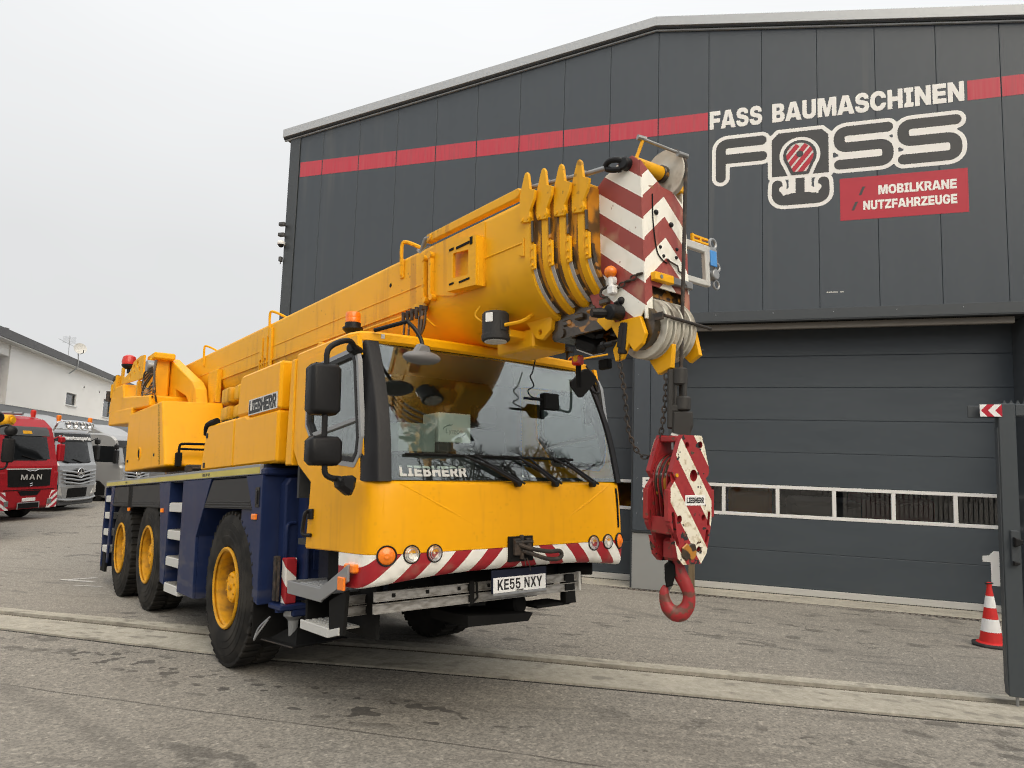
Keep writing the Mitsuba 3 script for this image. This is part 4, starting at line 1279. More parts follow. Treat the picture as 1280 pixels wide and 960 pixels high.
c('windscreen', sheet(np.array([[ws_pt(t, s) for s in np.linspace(-1, 1, NW)] for t in np.linspace(0, 1, 15)])), 'glass', True)
frit = []
for (t0, t1, s0, s1) in ((0, .028, -1, 1), (.965, 1, -1, 1), (0, 1, -1, -.985), (0, 1, .962, 1)):
    frit.append(sheet(np.array([[ws_pt(t, s, -.004) for s in np.linspace(s0, s1, NW)] for t in np.linspace(t0, t1, 12)])))
c('windscreen_border', cat(frit), 'black_plastic', 30)
for s in (-1, 1):
    g_ = []
    for t in np.linspace(-.01, 1.0, 12):
        a = np.array(ws_pt(t, s, .006))
        w_ = .055 if t < .55 else .055
        pin = np.array(ws_pt(t, s * (.935 if s < 0 else .955), .012))
        pout = a + np.array([-.10 - .10 * t * 0, s * .065, 0])
        pmid = a + np.array([-.015, s * .028, 0])
        pback = pout + np.array([-.10 - .035 * math.sin(t * 3.14), s * .004, 0])
        g_.append([pback, pout, pmid, a, pin] if s > 0 else [pin, a, pmid, pout, pback])
    c('front_pillar', sheet(np.array(g_), .012), 'dark_trim', 40)
# wipers: three arms parked low on the glass
for k, (sa, sb) in enumerate(((-.03, -.55), (.30, -.12), (.66, .20))):
    a = np.array(on_front(sa * 1.2, 1.600, .045))
    b_ = np.array(ws_pt(.160, sb + .10, .04))
    m_ = np.array(ws_pt(.172, sb - .02, .045))
    c('wiper', cat(cyl(a - [.04, 0, 0], a + [.015, 0, .0], .026, 12, .006), tube([a, a * .45 + b_ * .55 + [.01, 0, .015], b_], [.017, .012, .009], 8), tube([a + [0, .06, .0], a * .5 + m_ * .5 + [.01, .10, .012], b_ + [0, .12, -.004]], .009, 6)), 'black_plastic')
    bl = [ws_pt(.165, s, .022) for s in np.linspace(sb - .30, sb + .30, 12)]
    c('wiper_blade', cat(tube(bl, .012, 6), tube([ws_pt(.165, s, .034) for s in np.linspace(sb - .24, sb + .24, 8)], .006, 6), *[box(*(np.array(ws_pt(.165, s, .03)) - [.012, .02, .012]).repeat(1)[[0]], *(np.array(ws_pt(.165, s, .03)) + [.012, .02, .012])[[0]], *np.array(ws_pt(.165, s, .03))[[1]] - .02, *np.array(ws_pt(.165, s, .03))[[1]] + .02, *np.array(ws_pt(.165, s, .03))[[2]] - .012, *np.array(ws_pt(.165, s, .03))[[2]] + .012, .003) for s in (sb - .2, sb, sb + .2)]), 'black_matt')
# lettering inside the foot of the screen
lt = text_poly('LIEBHERR', .080, 900, 1.16, spacing=.05)
u0, u1 = np.array(ws_pt(.022, -.88, .008)), np.array(ws_pt(.022, -.42, .008))
lt = shapely.affinity.scale(lt, np.linalg.norm(u1 - u0) / (lt.bounds[2] - lt.bounds[0]), 1, origin=(0, 0))
c('windscreen_lettering', stick(lt, u0, u1 - u0, np.cross(np.cross(u1 - u0, (-.30, 0, 1)), u1 - u0), .002), 'alu_white', False)
# what shows through the glass
c('dashboard', prism([(2.75, 1.25), (2.87, 1.50), (2.84, 1.60), (2.55, 1.66), (2.38, 1.58), (2.36, 1.25)], -1.18, 1.18, 'y', .02), 'interior', 30)
for y in (-.62, .62):
    c('seat', cat(box(1.72, 2.22, y - .25, y + .25, 1.48, 1.60, .05), rot(box(1.62, 1.76, y - .25, y + .25, 1.56, 2.18, .05), (0, 1, 0), -8, (1.7, y, 1.56)), box(1.58, 1.68, y - .14, y + .14, 2.20, 2.40, .04)), 'seat', 30)
c('steering_wheel', cat(rot(ring((2.28, .62, 1.72), .21, .016, 'z', 28, 8), (0, 1, 0), 28, (2.28, .62, 1.72)), tube([(2.28, .62, 1.72), (2.48, .62, 1.45)], .03, 8)), 'black_plastic')
c('roof_lining', box(1.5, 2.55, -1.2, 1.2, 2.655, 2.685, 0), 'interior_light', False)
c('carton', box(2.20, 2.45, -.44, -.12, 1.945, 2.19, .004), 'card_white', 20)
c('carton', box(2.15, 2.43, -.80, -.46, 1.86, 2.09, .004), 'card_grey', 20)
c('console', box(2.12, 2.47, -.85, -.08, 1.50, 1.855, .02), 'interior', 20)
c('console', box(2.16, 2.46, -.46, -.10, 1.857, 1.943, .01), 'interior', 20)
lt = text_poly('Lyreco', .042, 500, 1.0)
c('carton_lettering', stick(shapely.affinity.scale(lt, .165 / lt.bounds[2], 1, origin=(0, 0)), (2.451, -.37, 2.02), (0, 1, 0), (0, 0, 1), .001), 'card_grey', False)
for a0, a1 in ((100, 170), (280, 350)):
    c('carton_lettering', tube([(2.452, -.285 + .115 * math.cos(math.radians(a)), 2.04 + .055 * math.sin(math.radians(a))) for a in np.linspace(a0, a1, 9)], .004, 5), 'card_grey', 30)
c('sun_visor', rot(box(2.52, 2.54, .25, 1.0, 2.44, 2.64, .01), (0, 1, 0), -18, (2.53, 0, 2.64)), 'interior_light', 20)

# ---------------------------------------------------------------- mirrors
def mirror_housing(x0, x1, y0, y1, z0, z1, b):
    return box(x0, x1, y0, y1, z0, z1, b)


k = c('mirror', mirror_housing(2.74, 2.90, -1.715, -1.500, 2.055, 2.405, .032), 'black_plastic', 50)
add(k + '__glass', box(2.733, 2.739, -1.69, -1.52, 2.085, 2.375, .001), 'chrome', CRANE, False)
k = c('mirror', mirror_housing(2.75, 2.90, -1.710, -1.480, 1.715, 1.910, .032), 'black_plastic', 50)
add(k + '__glass', box(2.743, 2.749, -1.685, -1.50, 1.74, 1.885, .001), 'chrome', CRANE, False)
c('mirror_arm', tube(smooth_path([(2.60, -1.26, 2.57), (2.78, -1.40, 2.60), (2.84, -1.52, 2.565), (2.845, -1.595, 2.50), (2.845, -1.60, 2.38)], 6), .020, 10), 'black_plastic')
c('mirror_arm', tube([(2.845, -1.60, 2.10), (2.845, -1.60, 1.88)], .020, 10), 'black_plastic')
c('mirror_arm', tube(smooth_path([(2.845, -1.59, 1.74), (2.845, -1.585, 1.665), (2.845, -1.545, 1.635), (2.835, -1.48, 1.628), (2.82, -1.43, 1.62)], 6), .020, 10), 'black_plastic')
c('mirror_bracket', cyl((2.56, -1.20, 2.57), (2.66, -1.34, 2.585), .04, 14, .01), 'black_plastic')
c('kerb_mirror', prism(Polygon([(-1.505, 1.635), (-1.40, 1.648), (-1.372, 1.63), (-1.38, 1.575), (-1.405, 1.52), (-1.42, 1.522), (-1.49, 1.575)]).buffer(.004), 2.77, 2.90, 'x', .03), 'black_plastic', 50)
# left-hand mirror, folded against the door and seen past the far pillar
k = c('mirror', mirror_housing(2.40, 2.50, 1.27, 1.325, 2.18, 2.40, .02), 'black_plastic', 50)
add(k + '__glass', box(2.393, 2.399, 1.275, 1.32, 2.20, 2.38, .001), 'chrome', CRANE, False)
# front mirror: a pale pod hanging before the screen
c('front_mirror', cat(mesh(ball((0, 0, 0), 1, 14).vertices * [.09, .155, .05] + [2.93, -.90, 2.515], ball((0, 0, 0), 1, 14).faces), prism([(-.995, 2.52), (-.825, 2.50), (-.86, 2.60), (-.94, 2.612)], 2.90, 2.985, 'x', .015)), 'mirror_grey', 50)
c('mirror_arm', tube(smooth_path([(2.945, -.90, 2.60), (2.92, -.91, 2.67), (2.88, -.94, 2.745), (2.83, -.97, 2.80)], 5), .015, 8), 'black_plastic')
c('mirror_arm', tube([(2.60, -1.12, 2.755), (2.84, -.97, 2.80)], .017, 8), 'black_plastic')
# second, diamond-shaped front mirror in front of the far side of the screen
dmn = Polygon([(-.13, .0), (-.02, .115), (.02, .125), (.125, .075), (.145, .045), (.02, -.105), (-.01, -.11), (-.12, -.03)]).buffer(.012)
k = c('front_mirror', stick(dmn, (2.93, .735, 2.475), (0, 1, 0), (.35, 0, 1), .018), 'black_plastic', 30)
add(k + '__glass', stick(dmn.buffer(-.022), (2.948, .735, 2.481), (0, 1, 0), (.35, 0, 1), .002), 'chrome', CRANE, False)
c('mirror_arm', tube(smooth_path([(2.94, .84, 2.42), (2.93, .94, 2.41), (2.86, 1.0, 2.52), (2.70, 1.03, 2.70)], 6), .013, 8), 'black_plastic')
# camera or sensor box held before the glass
c('sensor_box', cat(box(2.86, 2.93, .30, .47, 2.22, 2.36, .01), box(2.855, 2.89, .45, .485, 2.23, 2.27, .005), tube([(2.9, .32, 2.30), (2.9, .10, 2.30)], .012, 6)), 'black_matt', 20)
c('cable', tube(smooth_path([(2.72, .38, 2.68), (2.80, .28, 2.55), (2.84, .22, 2.50), (2.86, .24, 2.42), (2.88, .16, 2.37), (2.88, .20, 2.32), (2.9, .30, 2.31)], 6), .006, 6), 'black_matt')
# beacon on the roof
k = c('beacon', cat(cyl((2.02, -1.02, 2.77), (2.02, -1.02, 2.86), .020, 12), lathe([(0, 2.845), (.05, 2.85), (.085, 2.885), (.085, 2.90), (.066, 2.905), (.066, 2.94), (0, 2.94)], 'z', (2.02, -1.02, 0), 24)), 'black_plastic')
add(k + '__lens', lathe([(.060, 2.938), (.062, 2.95), (.062, 2.975), (.060, 2.98), (.062, 2.985), (.062, 3.02), (.055, 3.03), (0, 3.032)], 'z', (2.02, -1.02, 0), 24), 'orange_lens', CRANE, 35)
k = c('beacon', cat(cyl((2.35, 1.12, 2.75), (2.35, 1.12, 2.90), .018, 12), lathe([(0, 2.89), (.06, 2.90), (.06, 2.94), (0, 2.94)], 'z', (2.35, 1.12, 0), 20)), 'black_plastic')
c('roof_hook', cat(ring((2.52, 1.0, 2.765), .045, .006, 'y', 16, 6), tube([(2.45, .95, 2.76), (2.60, 1.12, 2.80), (2.72, 1.30, 2.84)], .009, 6)), 'boom_yellow')
c('roof_sticker', box(2.585, 2.60, -1.06, -.92, 2.70, 2.735, .001), 'off_white', False)

# ---------------------------------------------------------------- boxes behind the cab
def eq_prism(part, pts, y0, y1, bevel, mat='yellow', label=None):
    return c(part, prism(Polygon(pts).buffer(-.03).buffer(.03, quad_segs=4), y0, y1, 'y', bevel), mat, 32, label)


eq_prism('equipment_box', [(-1.235, 1.812), (-1.06, 2.27), (-1.0, 2.315), (-.075, 2.315), (-.068, 1.812)], -1.30, -.60, .022)
eq_prism('equipment_box', [(-.060, 1.812), (-.060, 2.315), (.26, 2.315), (.32, 2.285), (1.15, 2.285), (1.15, 1.812)], -1.30, -.60, .022)
eq_prism('equipment_box', [(-.035, 2.318), (.03, 2.70), (.07, 2.735), (1.16, 2.735), (1.16, 2.288), (.36, 2.288), (.30, 2.318)], -1.295, -.60, .025)
eq_prism('equipment_box', [(-.9, 1.812), (-.9, 2.5), (1.15, 2.6), (1.15, 1.812)], .62, 1.28, .02)
for x, z in ((-1.02, 2.20), (-1.08, 1.87), (-.20, 2.22)):
    if x != -.20:
        c('box_latch', box(x - .03, x + .03, -1.308, -1.298, z - .028, z + .028, .004), 'dark_trim', 20)
c('equipment_box_sign', box(.345, 1.115, -1.2995, -1.2965, 2.300, 2.452, 0), 'off_white', False)
lt = text_poly('LIEBHERR', .128, 900, 1.1, slant=.06, spacing=-.02)
lt = shapely.affinity.scale(lt, .73 / (lt.bounds[2] - lt.bounds[0]), 1, origin=(0, 0))
c('equipment_box_lettering', stick(lt, (.358, -1.300, 2.312), (1, 0, 0), (0, 0, 1), .002), 'black_paint', False, 'dark maker name on the yellow box behind the cab')
c('handrail', tube([(1.20, -1.05, 1.77), (1.20, -1.05, 1.80), (1.20, -1.0, 1.80)], .01, 6), 'black_matt')
# yellow blocks and pale folded slings lying on the box
for k, (x0, x1, z0, z1, y0) in enumerate([(-.93, -.66, 2.345, 2.52, -1.20), (-.93, -.66, 2.545, 2.73, -1.20), (-.62, -.42, 2.36, 2.52, -1.16), (-.62, -.42, 2.56, 2.74, -1.16)]):
    key = 'chock_block' + (f'_{k:03d}' if k else '')
    add(key, box(x0, x1, y0, y0 + .30, z0, z1, .025), 'boom_yellow', CRANE, 50)
    thing(key, ['rear lower yellow block on the box beside the boom', 'rear upper yellow block on the box beside the boom', 'front lower yellow block next to the pale sling', 'front upper yellow block next to the pale sling'][k], 'block', 'yellow blocks stacked on the crane box')
for k, (z0, z1) in enumerate([(2.37, 2.54), (2.56, 2.76)]):
    key = 'folded_sling' + (f'_{k:03d}' if k else '')
    pts = [(-.36, z0), (-.34, z1 - .06), (-.25, z1), (-.10, z1 - .01), (-.09, z0 + .03), (-.15, z0)]
    add(key, prism(Polygon(pts).buffer(-.03).buffer(.03), -1.17, -.90, 'y', .03), 'off_white', CRANE, 60)
    add(key + '__band', prism(Polygon([(-.36, z0 + .04), (-.345, z1 - .07), (-.28, z1 - .02), (-.22, z1 - .02), (-.30, z0 + .03)]), -1.174, -1.171, 'y'), 'maroon', CRANE, False)
    thing(key, ['lower pale folded sling with maroon band on the crane box', 'upper pale folded sling with maroon band on the crane box'][k], 'sling', 'pale slings on the crane box')
c('box_tray', box(-1.10, -.02, -1.22, -.75, 2.318, 2.345, .006), 'black_matt', 20)
c('box_tray', tube(smooth_path([(-1.16, -1.27, 2.22), (-1.12, -1.28, 2.30), (-1.02, -1.28, 2.335), (-.75, -1.28, 2.345)], 5), .035, 10), 'black_matt')

# ---------------------------------------------------------------- superstructure
def loft_box(a, b, mat, part, bevel=.03):
    """a convex block through two outlines given as 3-D points"""
    pts = np.vstack([a, b])
    cen = pts.mean(0)
    sph = trimesh.creation.icosphere(subdivisions=2, radius=bevel)
    allp = np.vstack([cen + (p - cen) * (1 - bevel / max(np.linalg.norm(p - cen), .1)) + sph.vertices for p in pts])
    h = trimesh.Trimesh(allp, process=False).convex_hull
    return c(part, mesh(h.vertices, h.faces), mat, 35)


loft_box([(-5.86, -1.24, 1.965), (-5.86, -1.24, 2.88), (-3.46, -1.26, 2.85), (-3.05, -1.26, 1.955)], [(-5.86, -.46, 1.965), (-5.86, -.46, 2.88), (-3.46, -.46, 2.88), (-3.05, -.46, 1.955)], 'yellow', 'engine_cover')
c('cover_seam', tube([(-3.62, -1.275, 2.84), (-3.33, -1.28, 1.97)], .009, 6), 'black_matt')
c('cover_latch', box(-3.75, -3.69, -1.285, -1.25, 2.10, 2.14, .004), 'dark_trim', 20)
c('cover_latch', box(-5.66, -5.61, -1.28, -1.24, 2.09, 2.13, .004), 'dark_trim', 20)
c('cover_hole', cyl((-4.75, -1.278, 2.19), (-4.75, -1.242, 2.19), .085, 20), 'black_matt')
c('cover_hole_rim', ring((-4.75, -1.272, 2.19), .09, .014, 'y', 20, 6), 'yellow')
c('grab_rail', cat(tube(smooth_path([(-3.0, -1.12, 1.96), (-2.98, -1.12, 2.20), (-2.96, -1.08, 2.235), (-2.96, -.98, 2.24), (-2.96, -.62, 2.235), (-2.98, -.56, 2.17)], 5), .017, 8), tube([(-2.98, -1.11, 2.17), (-2.98, -.58, 2.165)], .015, 8), box(-3.03, -2.97, -1.16, -1.08, 1.93, 2.12, .008)), 'black_matt')
c('slewing_frame', cat(box(-6.0, -3.0, -.62, .62, 1.86, 2.0, .02), lathe([(0, 1.80), (.68, 1.80), (.68, 1.90), (0, 1.90)], 'z', (-4.3, 0, 0), 36)), 'grease', 30)
c('slew_valves', cat(box(-2.95, -2.75, -1.05, -.85, 1.815, 1.95, .02), cyl((-2.8, -.78, 1.82), (-2.8, -.78, 1.98), .05, 12, .01), cyl((-2.75, -1.0, 1.9), (-2.75, -.6, 1.9), .022, 8)), 'rust', 30)
c('slew_frame_plate', box(-6.2, -2.9, -.64, .64, 2.0, 2.3, .03), 'boom_yellow', 30)
# operator's cab on the far side
c('operator_cab', prism(Polygon([(-3.9, 1.95), (-3.9, 3.5), (-2.6, 3.55), (-2.15, 2.9), (-2.2, 1.95)]).buffer(-.05).buffer(.05), .66, 1.32, 'y', .04), 'yellow', 35)
c('operator_cab_glass', prism([(-2.66, 3.44), (-2.19, 2.86), (-2.22, 2.3), (-2.20, 2.3), (-2.16, 2.88), (-2.63, 3.47)], .74, 1.24, 'y'), 'dark_glass', False)
# counterweight
loft_box([(-8.20, -1.19, 2.93), (-8.20, -1.19, 3.145), (-6.05, -1.19, 3.02), (-6.05, -1.19, 2.80)], [(-8.30, 1.19, 2.93), (-8.30, 1.19, 3.145), (-6.05, 1.19, 3.02), (-6.05, 1.19, 2.80)], 'yellow', 'counterweight')
loft_box([(-8.25, -1.19, 3.165), (-8.12, -1.19, 3.42), (-4.9, -1.15, 3.10), (-4.9, -1.15, 2.98)], [(-8.3, 1.19, 3.165), (-8.2, 1.19, 3.42), (-4.9, 1.15, 3.10), (-4.9, 1.15, 2.98)], 'yellow', 'counterweight')
loft_box([(-8.15, -1.19, 3.38), (-8.05, -1.19, 3.60), (-7.05, -1.19, 3.55), (-6.95, -1.19, 3.32)], [(-8.2, 1.19, 3.38), (-8.1, 1.19, 3.60), (-7.05, 1.19, 3.55), (-6.95, 1.19, 3.32)], 'yellow', 'counterweight')
c('counterweight_bracket', cat(box(-8.25, -8.15, -1.2, -1.0, 3.45, 3.72, .01), box(-8.0, -7.75, -1.20, -1.10, 3.55, 3.84, .012), box(-8.4, -8.3, -1.15, -.9, 3.30, 3.66, .01)), 'boom_yellow', 25)
c('counterweight_clamp', cat(cyl((-8.38, -1.2, 3.40), (-8.38, -1.2, 3.60), .05, 10), cyl((-8.0, -1.16, 3.78), (-7.8, -1.16, 3.80), .06, 10)), 'rust')
# winch frame with hoses and the lattice bracket for the red beacon
br = Polygon([(-7.75, 3.66), (-5.75, 3.52), (-5.75, 3.92), (-6.05, 3.95), (-6.6, 3.93), (-6.85, 3.80), (-7.35, 3.74), (-7.55, 3.80), (-7.56, 4.0), (-7.75, 3.98)])
for x, z, r in ((-6.55, 3.83, .05), (-6.25, 3.84, .07), (-6.45, 3.72, .035), (-6.85, 3.70, .05), (-6.05, 3.72, .05)):
    br = br.difference(Point(x, z).buffer(r))
c('beacon_bracket', prism(br, -1.12, -1.09, 'y'), 'boom_yellow', False)
c('winch_frame', cat(box(-6.0, -5.55, -1.06, -.74, 3.0, 3.86, .03), box(-5.9, -5.4, -1.04, -.7, 3.82, 3.93, .02)), 'boom_yellow', 25)
c('winch_frame', cat(box(-6.05, -5.95, -1.15, -1.05, 3.05, 3.5, .01), box(-6.1, -5.3, -1.13, -1.08, 3.52, 3.60, .008)), 'boom_yellow', 25)
c('winch_motor', cyl((-5.3, -1.16, 3.66), (-5.3, -1.05, 3.66), .10, 18, .01), 'galv')
hs = []
for k in range(5):
    r = .10 + .035 * (k % 3)
    hs.append(tube(smooth_path([(-5.15 + .03 * k, -1.10, 3.62 - .03 * k), (-5.3 - r, -1.16, 3.55 - .07 * k), (-5.36 - r * .5, -1.15, 3.36 - .05 * k), (-5.15, -1.14, 3.26 - .03 * k), (-4.95 + .02 * k, -1.12, 3.34 - .06 * k)], 6), .014, 8))
hs.append(tube(smooth_path([(-5.05, -1.08, 3.72), (-4.85, -1.12, 3.45), (-4.8, -1.1, 3.15), (-4.85, -1.05, 2.95)], 6), .016, 8))
hs.append(tube(smooth_path([(-5.15, -1.04, 3.74), (-4.98, -1.1, 3.42), (-4.93, -1.1, 3.1), (-4.98, -1.05, 2.95)], 6), .014, 8))
c('hydraulic_hoses', cat(hs), 'grease')
k = c('beacon', cat(cyl((-7.15, -1.10, 3.80), (-7.15, -1.10, 3.90), .03, 10), lathe([(0, 3.88), (.07, 3.885), (.12, 3.93), (.125, 3.96), (0, 3.96)], 'z', (-7.15, -1.10, 0), 20)), 'black_plastic')
add(k + '__lens', lathe([(.118, 3.955), (.125, 4.02), (.105, 4.11), (.06, 4.14), (0, 4.145)], 'z', (-7.15, -1.10, 0), 20), 'red_lens', CRANE, 40)
# turret cheeks that carry the boom foot
for s in (-1, 1):
    out = Polygon([(-6.45, 3.80), (-6.30, 3.92), (-5.75, 3.90), (-4.15, 3.29), (-3.95, 3.15), (-3.58, 2.30), (-4.2, 2.30), (-4.35, 3.0), (-4.50, 3.10), (-5.2, 3.30), (-5.2, 2.30), (-6.3, 2.30)])
    inn = Polygon([(-5.05, 2.30), (-5.05, 3.20), (-4.55, 3.02), (-4.40, 2.30)])
    c('turret_cheek', prism(out.buffer(-.02).buffer(.02), s * .55 if s > 0 else -.72, s * .72 if s > 0 else -.55, 'y', .012), 'boom_yellow', 25)
c('luffing_cylinder', cyl((-3.2, 0, 2.15), (-.9, 0, 3.02), .15, 20, .02), 'boom_yellow')
c('luffing_rod', cyl((-.95, 0, 3.0), (-.4, 0, 3.20), .10, 18), 'chrome')
c('hoist_winch', cat(cyl((-6.9, -.42, 3.55), (-6.9, .42, 3.55), .30, 24), cyl((-6.9, -.50, 3.55), (-6.9, -.44, 3.55), .40, 24), cyl((-6.9, .44, 3.55), (-6.9, .50, 3.55), .40, 24)), 'grease')

# ---------------------------------------------------------------- boom
def bz(x):
    return .020 * (3.65 - x)


def section(hw, zt, zc, zb_, r=.05, n=18):
    """half outline from the top middle round the right side to the bottom middle, mirrored"""
    a = [(0, zt), (-hw + r, zt)]
    a += [(-hw + r - r * math.sin(t), zt - r + r * math.cos(t)) for t in np.linspace(0, math.pi / 2, 5)[1:]]
    a += [(-hw, zc + (zt - r - zc) * .5), (-hw, zc)]
    a += [(-hw * math.cos(t), zc - (zc - zb_) * math.sin(t)) for t in np.linspace(0, math.pi / 2, n)[1:]]
    a = np.array(a)
    return np.vstack([a, a[-2:0:-1] * [-1, 1]])


def boom_loft(xs, secs, cap=True):
    """closed tube along x through the given outlines"""
    n = len(secs[0])
    v = np.vstack([np.c_[np.full(n, x), s[:, 0], s[:, 1] + bz(x)] for x, s in zip(xs, secs)])
    i = np.arange(n)
    j = (i + 1) % n
    f = []
    for k in range(len(xs) - 1):
        f += [np.c_[k * n + i, k * n + j, (k + 1) * n + j], np.c_[k * n + i, (k + 1) * n + j, (k + 1) * n + i]]
    if cap:
        for k, flip in ((0, 1), (len(xs) - 1, 0)):
            _, tf = trimesh.creation.triangulate_polygon(Polygon(secs[k]), engine='earcut')
            pv, tf = trimesh.creation.triangulate_polygon(Polygon(secs[k]), engine='earcut')
            base = len(v)
            v = np.vstack([v, np.c_[np.full(len(pv), xs[k]), pv[:, 0], pv[:, 1] + bz(xs[k])]])
            f.append(tf + base)
    return trimesh.Trimesh(v, np.vstack(f), process=False)


def fixn(m_):
    trimesh.repair.fix_normals(m_)
    return mesh(m_.vertices, m_.faces)


BASE = section(.455, 3.645, 3.20, 2.735)
c('boom', fixn(boom_loft([-6.35, -2.0, 1.0, 3.60], [BASE] * 4)), 'boom_yellow', 25)
# welds and folds along the flanks
for s in (-1, 1):
    c('boom_weld', cat(tube([(-6.3, s * .456, 3.31 + bz(-6.3)), (3.2, s * .456, 3.31 + bz(3.2))], .007, 6), tube([(3.2, s * .456, 3.31 + bz(3.2)), (3.58, s * .456, 3.31 + bz(3.58))], .007, 6)), 'boom_yellow')
    c('boom_stiffener', prism([(-3.6, 3.145 + bz(-3.6)), (1.98, 3.145 + bz(1.98)), (2.02, 3.128 + bz(2.0)), (-3.6, 3.118 + bz(-3.6))], s * .455, s * .468, 'y'), 'boom_yellow', False)
c('boom_door_plate', prism([(2.38, 3.62 + bz(2.5)), (2.38, 3.17 + bz(2.4)), (2.68, 3.10 + bz(2.5)), (3.12, 3.10), (3.12, 3.62)], -.462, -.4555, 'y'), 'boom_yellow', False)

# nested sections with collars, pads and grease
NS = 4
for i in range(NS):
    hw, x0, x1 = .468 - .034 * i, 3.60 + .146 * i, 3.675 + .146 * i
    zt, zc_, zb_ = 3.665 - .012 * i, 3.20 - .006 * i, 2.72 + .018 * i
    S0, S1 = section(hw, zt, zc_, zb_), section(hw - .012, zt - .01, zc_, zb_ + .012)
    c('collar', fixn(boom_loft([x0, x0 + .012, x1 - .012, x1], [S1, S0, S0, S1])), 'boom_yellow', 25)
    si = section(hw - .03, zt - .03, zc_, zb_ + .03)
    c('boom_section', fixn(boom_loft([x0 - .5, x0 + (.16 if i < NS - 1 else .085)], [si, si])), 'boom_inner', 25)
    # wear pad arc and greasy ring in front of the collar, on the rounded lower half
    for s in (-1, 1):
        for (r0, t0, t1, xa, xb, mt, nm) in ((-.010, .02, 1.05, x1 - .004, x1 + .028, 'worn_pad', 'wear_pad'), (-.018, .05, 1.30, x1 + .024, x1 + .050, 'grease', 'grease_seal')):
            ts = np.linspace(t0, t1, 16)
            a = [(-(hw + r0) * math.cos(t), zc_ + .01 - (zc_ - zb_ + r0) * math.sin(t)) for t in ts]
            b_ = [(-(hw + r0 - .028) * math.cos(t), zc_ + .01 - (zc_ - zb_ + r0 - .028) * math.sin(t)) for t in ts]
            pg = Polygon(a + b_[::-1])
            m_ = prism(pg, xa, xb, 'x')
            m_ = move(m_, 0, 0, bz(x1))
            c(nm, m_ if s < 0 else mirror_y(m_), mt, 30)
        # clamping plates of the pads
        m_ = cat(prism(Polygon([(-hw - .004, zc_ + .06), (-hw + .02, zc_ + .06), (-hw + .02, zc_ - .12), (-hw + .002, zc_ - .12)]), x1 + .002, x1 + .045, 'x', .004),
                 *[cyl((x1 + .02, -hw - .012, zc_ + dz_), (x1 + .02, -hw + .005, zc_ + dz_), .011, 6) for dz_ in (.03, -.04, -.09)])
        c('pad_clamp', m_ if s < 0 else mirror_y(m_), 'boom_yellow', 25)
        # shark-fin lugs above the collar
        fin = Polygon([(-.060, zt - .19), (-.052, zt - .215), (.040, zt - .235), (.058, zt - .20), (.050, zt - .16), (.100, zt - .085), (.115, zt - .02), (.060, zt + .01), (.044, zt + .125), (.028, zt + .148), (.008, zt + .145), (-.006, zt + .12), (-.055, zt - .01)]).buffer(-.006).buffer(.006)
        m_ = cat(prism([(x + (x0 + x1) / 2, z + bz(x0)) for x, z in list(fin.exterior.coords)[:-1]], -hw - .020, -hw + .004, 'y', .003), cyl(((x0 + x1) / 2 - .03, -hw - .028, zt - .20), ((x0 + x1) / 2 - .03, -hw - .012, zt - .20), .014, 8), cyl(((x0 + x1) / 2 + .03, -hw - .026, zt - .205), ((x0 + x1) / 2 + .03, -hw - .012, zt - .205), .012, 8))
        c('collar_lug', m_ if s < 0 else mirror_y(m_), 'boom_yellow', 25)
        m_ = tube([((x0 + x1) / 2 + .02, -hw + .03, zt + .045), ((x0 + x1) / 2 + .19, -hw + .06, zt + .035)], .017, 10)
        c('guide_rod', m_ if s < 0 else mirror_y(m_), 'galv')
        c('grease_streak', tube([(x1 + .02, s * (hw - .004), zt - .23), (x1 + .022, s * (hw - .004), zc_ + .08)], .012, 6), 'grease')
        m_ = prism([(x0 - .055, zc_ + .02), (x0 + .005, zc_ + .14), (x0 + .005, zc_ - .0)], -hw - .004, -hw + .05, 'y', .003)
        c('collar_gusset', m_ if s < 0 else mirror_y(m_), 'boom_yellow', 25)
c('pad_grease', cat(*[box(3.70 + .14 * k, 3.78 + .14 * k, -.20 - .02 * k, .22, 2.70 + .018 * k, 2.745 + .018 * k, .012) for k in range(4)]), 'grease', 25)
c('boom_tip_guard', cat(box(3.55, 3.75, -.18, .25, 2.62, 2.72, .02), cyl((3.68, -.20, 2.66), (3.68, .25, 2.66), .035, 10), box(3.95, 4.2, -.12, .1, 2.68, 2.74, .01)), 'grease', 25)
lug = Polygon([(3.28, 2.86), (3.62, 2.80), (3.60, 2.70), (3.50, 2.64), (3.44, 2.66)]).difference(Point(3.48, 2.70).buffer(.022))
for y in (-.22, .16):
    c('boom_lug', prism(lug, y, y + .035, 'y'), 'boom_yellow', 25)
c('boom_lug', prism(Polygon([(4.02, 2.60), (4.20, 2.63), (4.22, 2.70), (4.18, 2.74), (4.02, 2.72)]).difference(Point(4.17, 2.685).buffer(.02)), -.05, .0, 'y'), 'dark_trim', 25)
c('boom_underbox', cat(box(2.95, 3.4, -.22, .12, 2.60, 2.75, .015), box(3.05, 3.3, -.36, -.20, 2.68, 2.74, .008)), 'boom_yellow', 25)

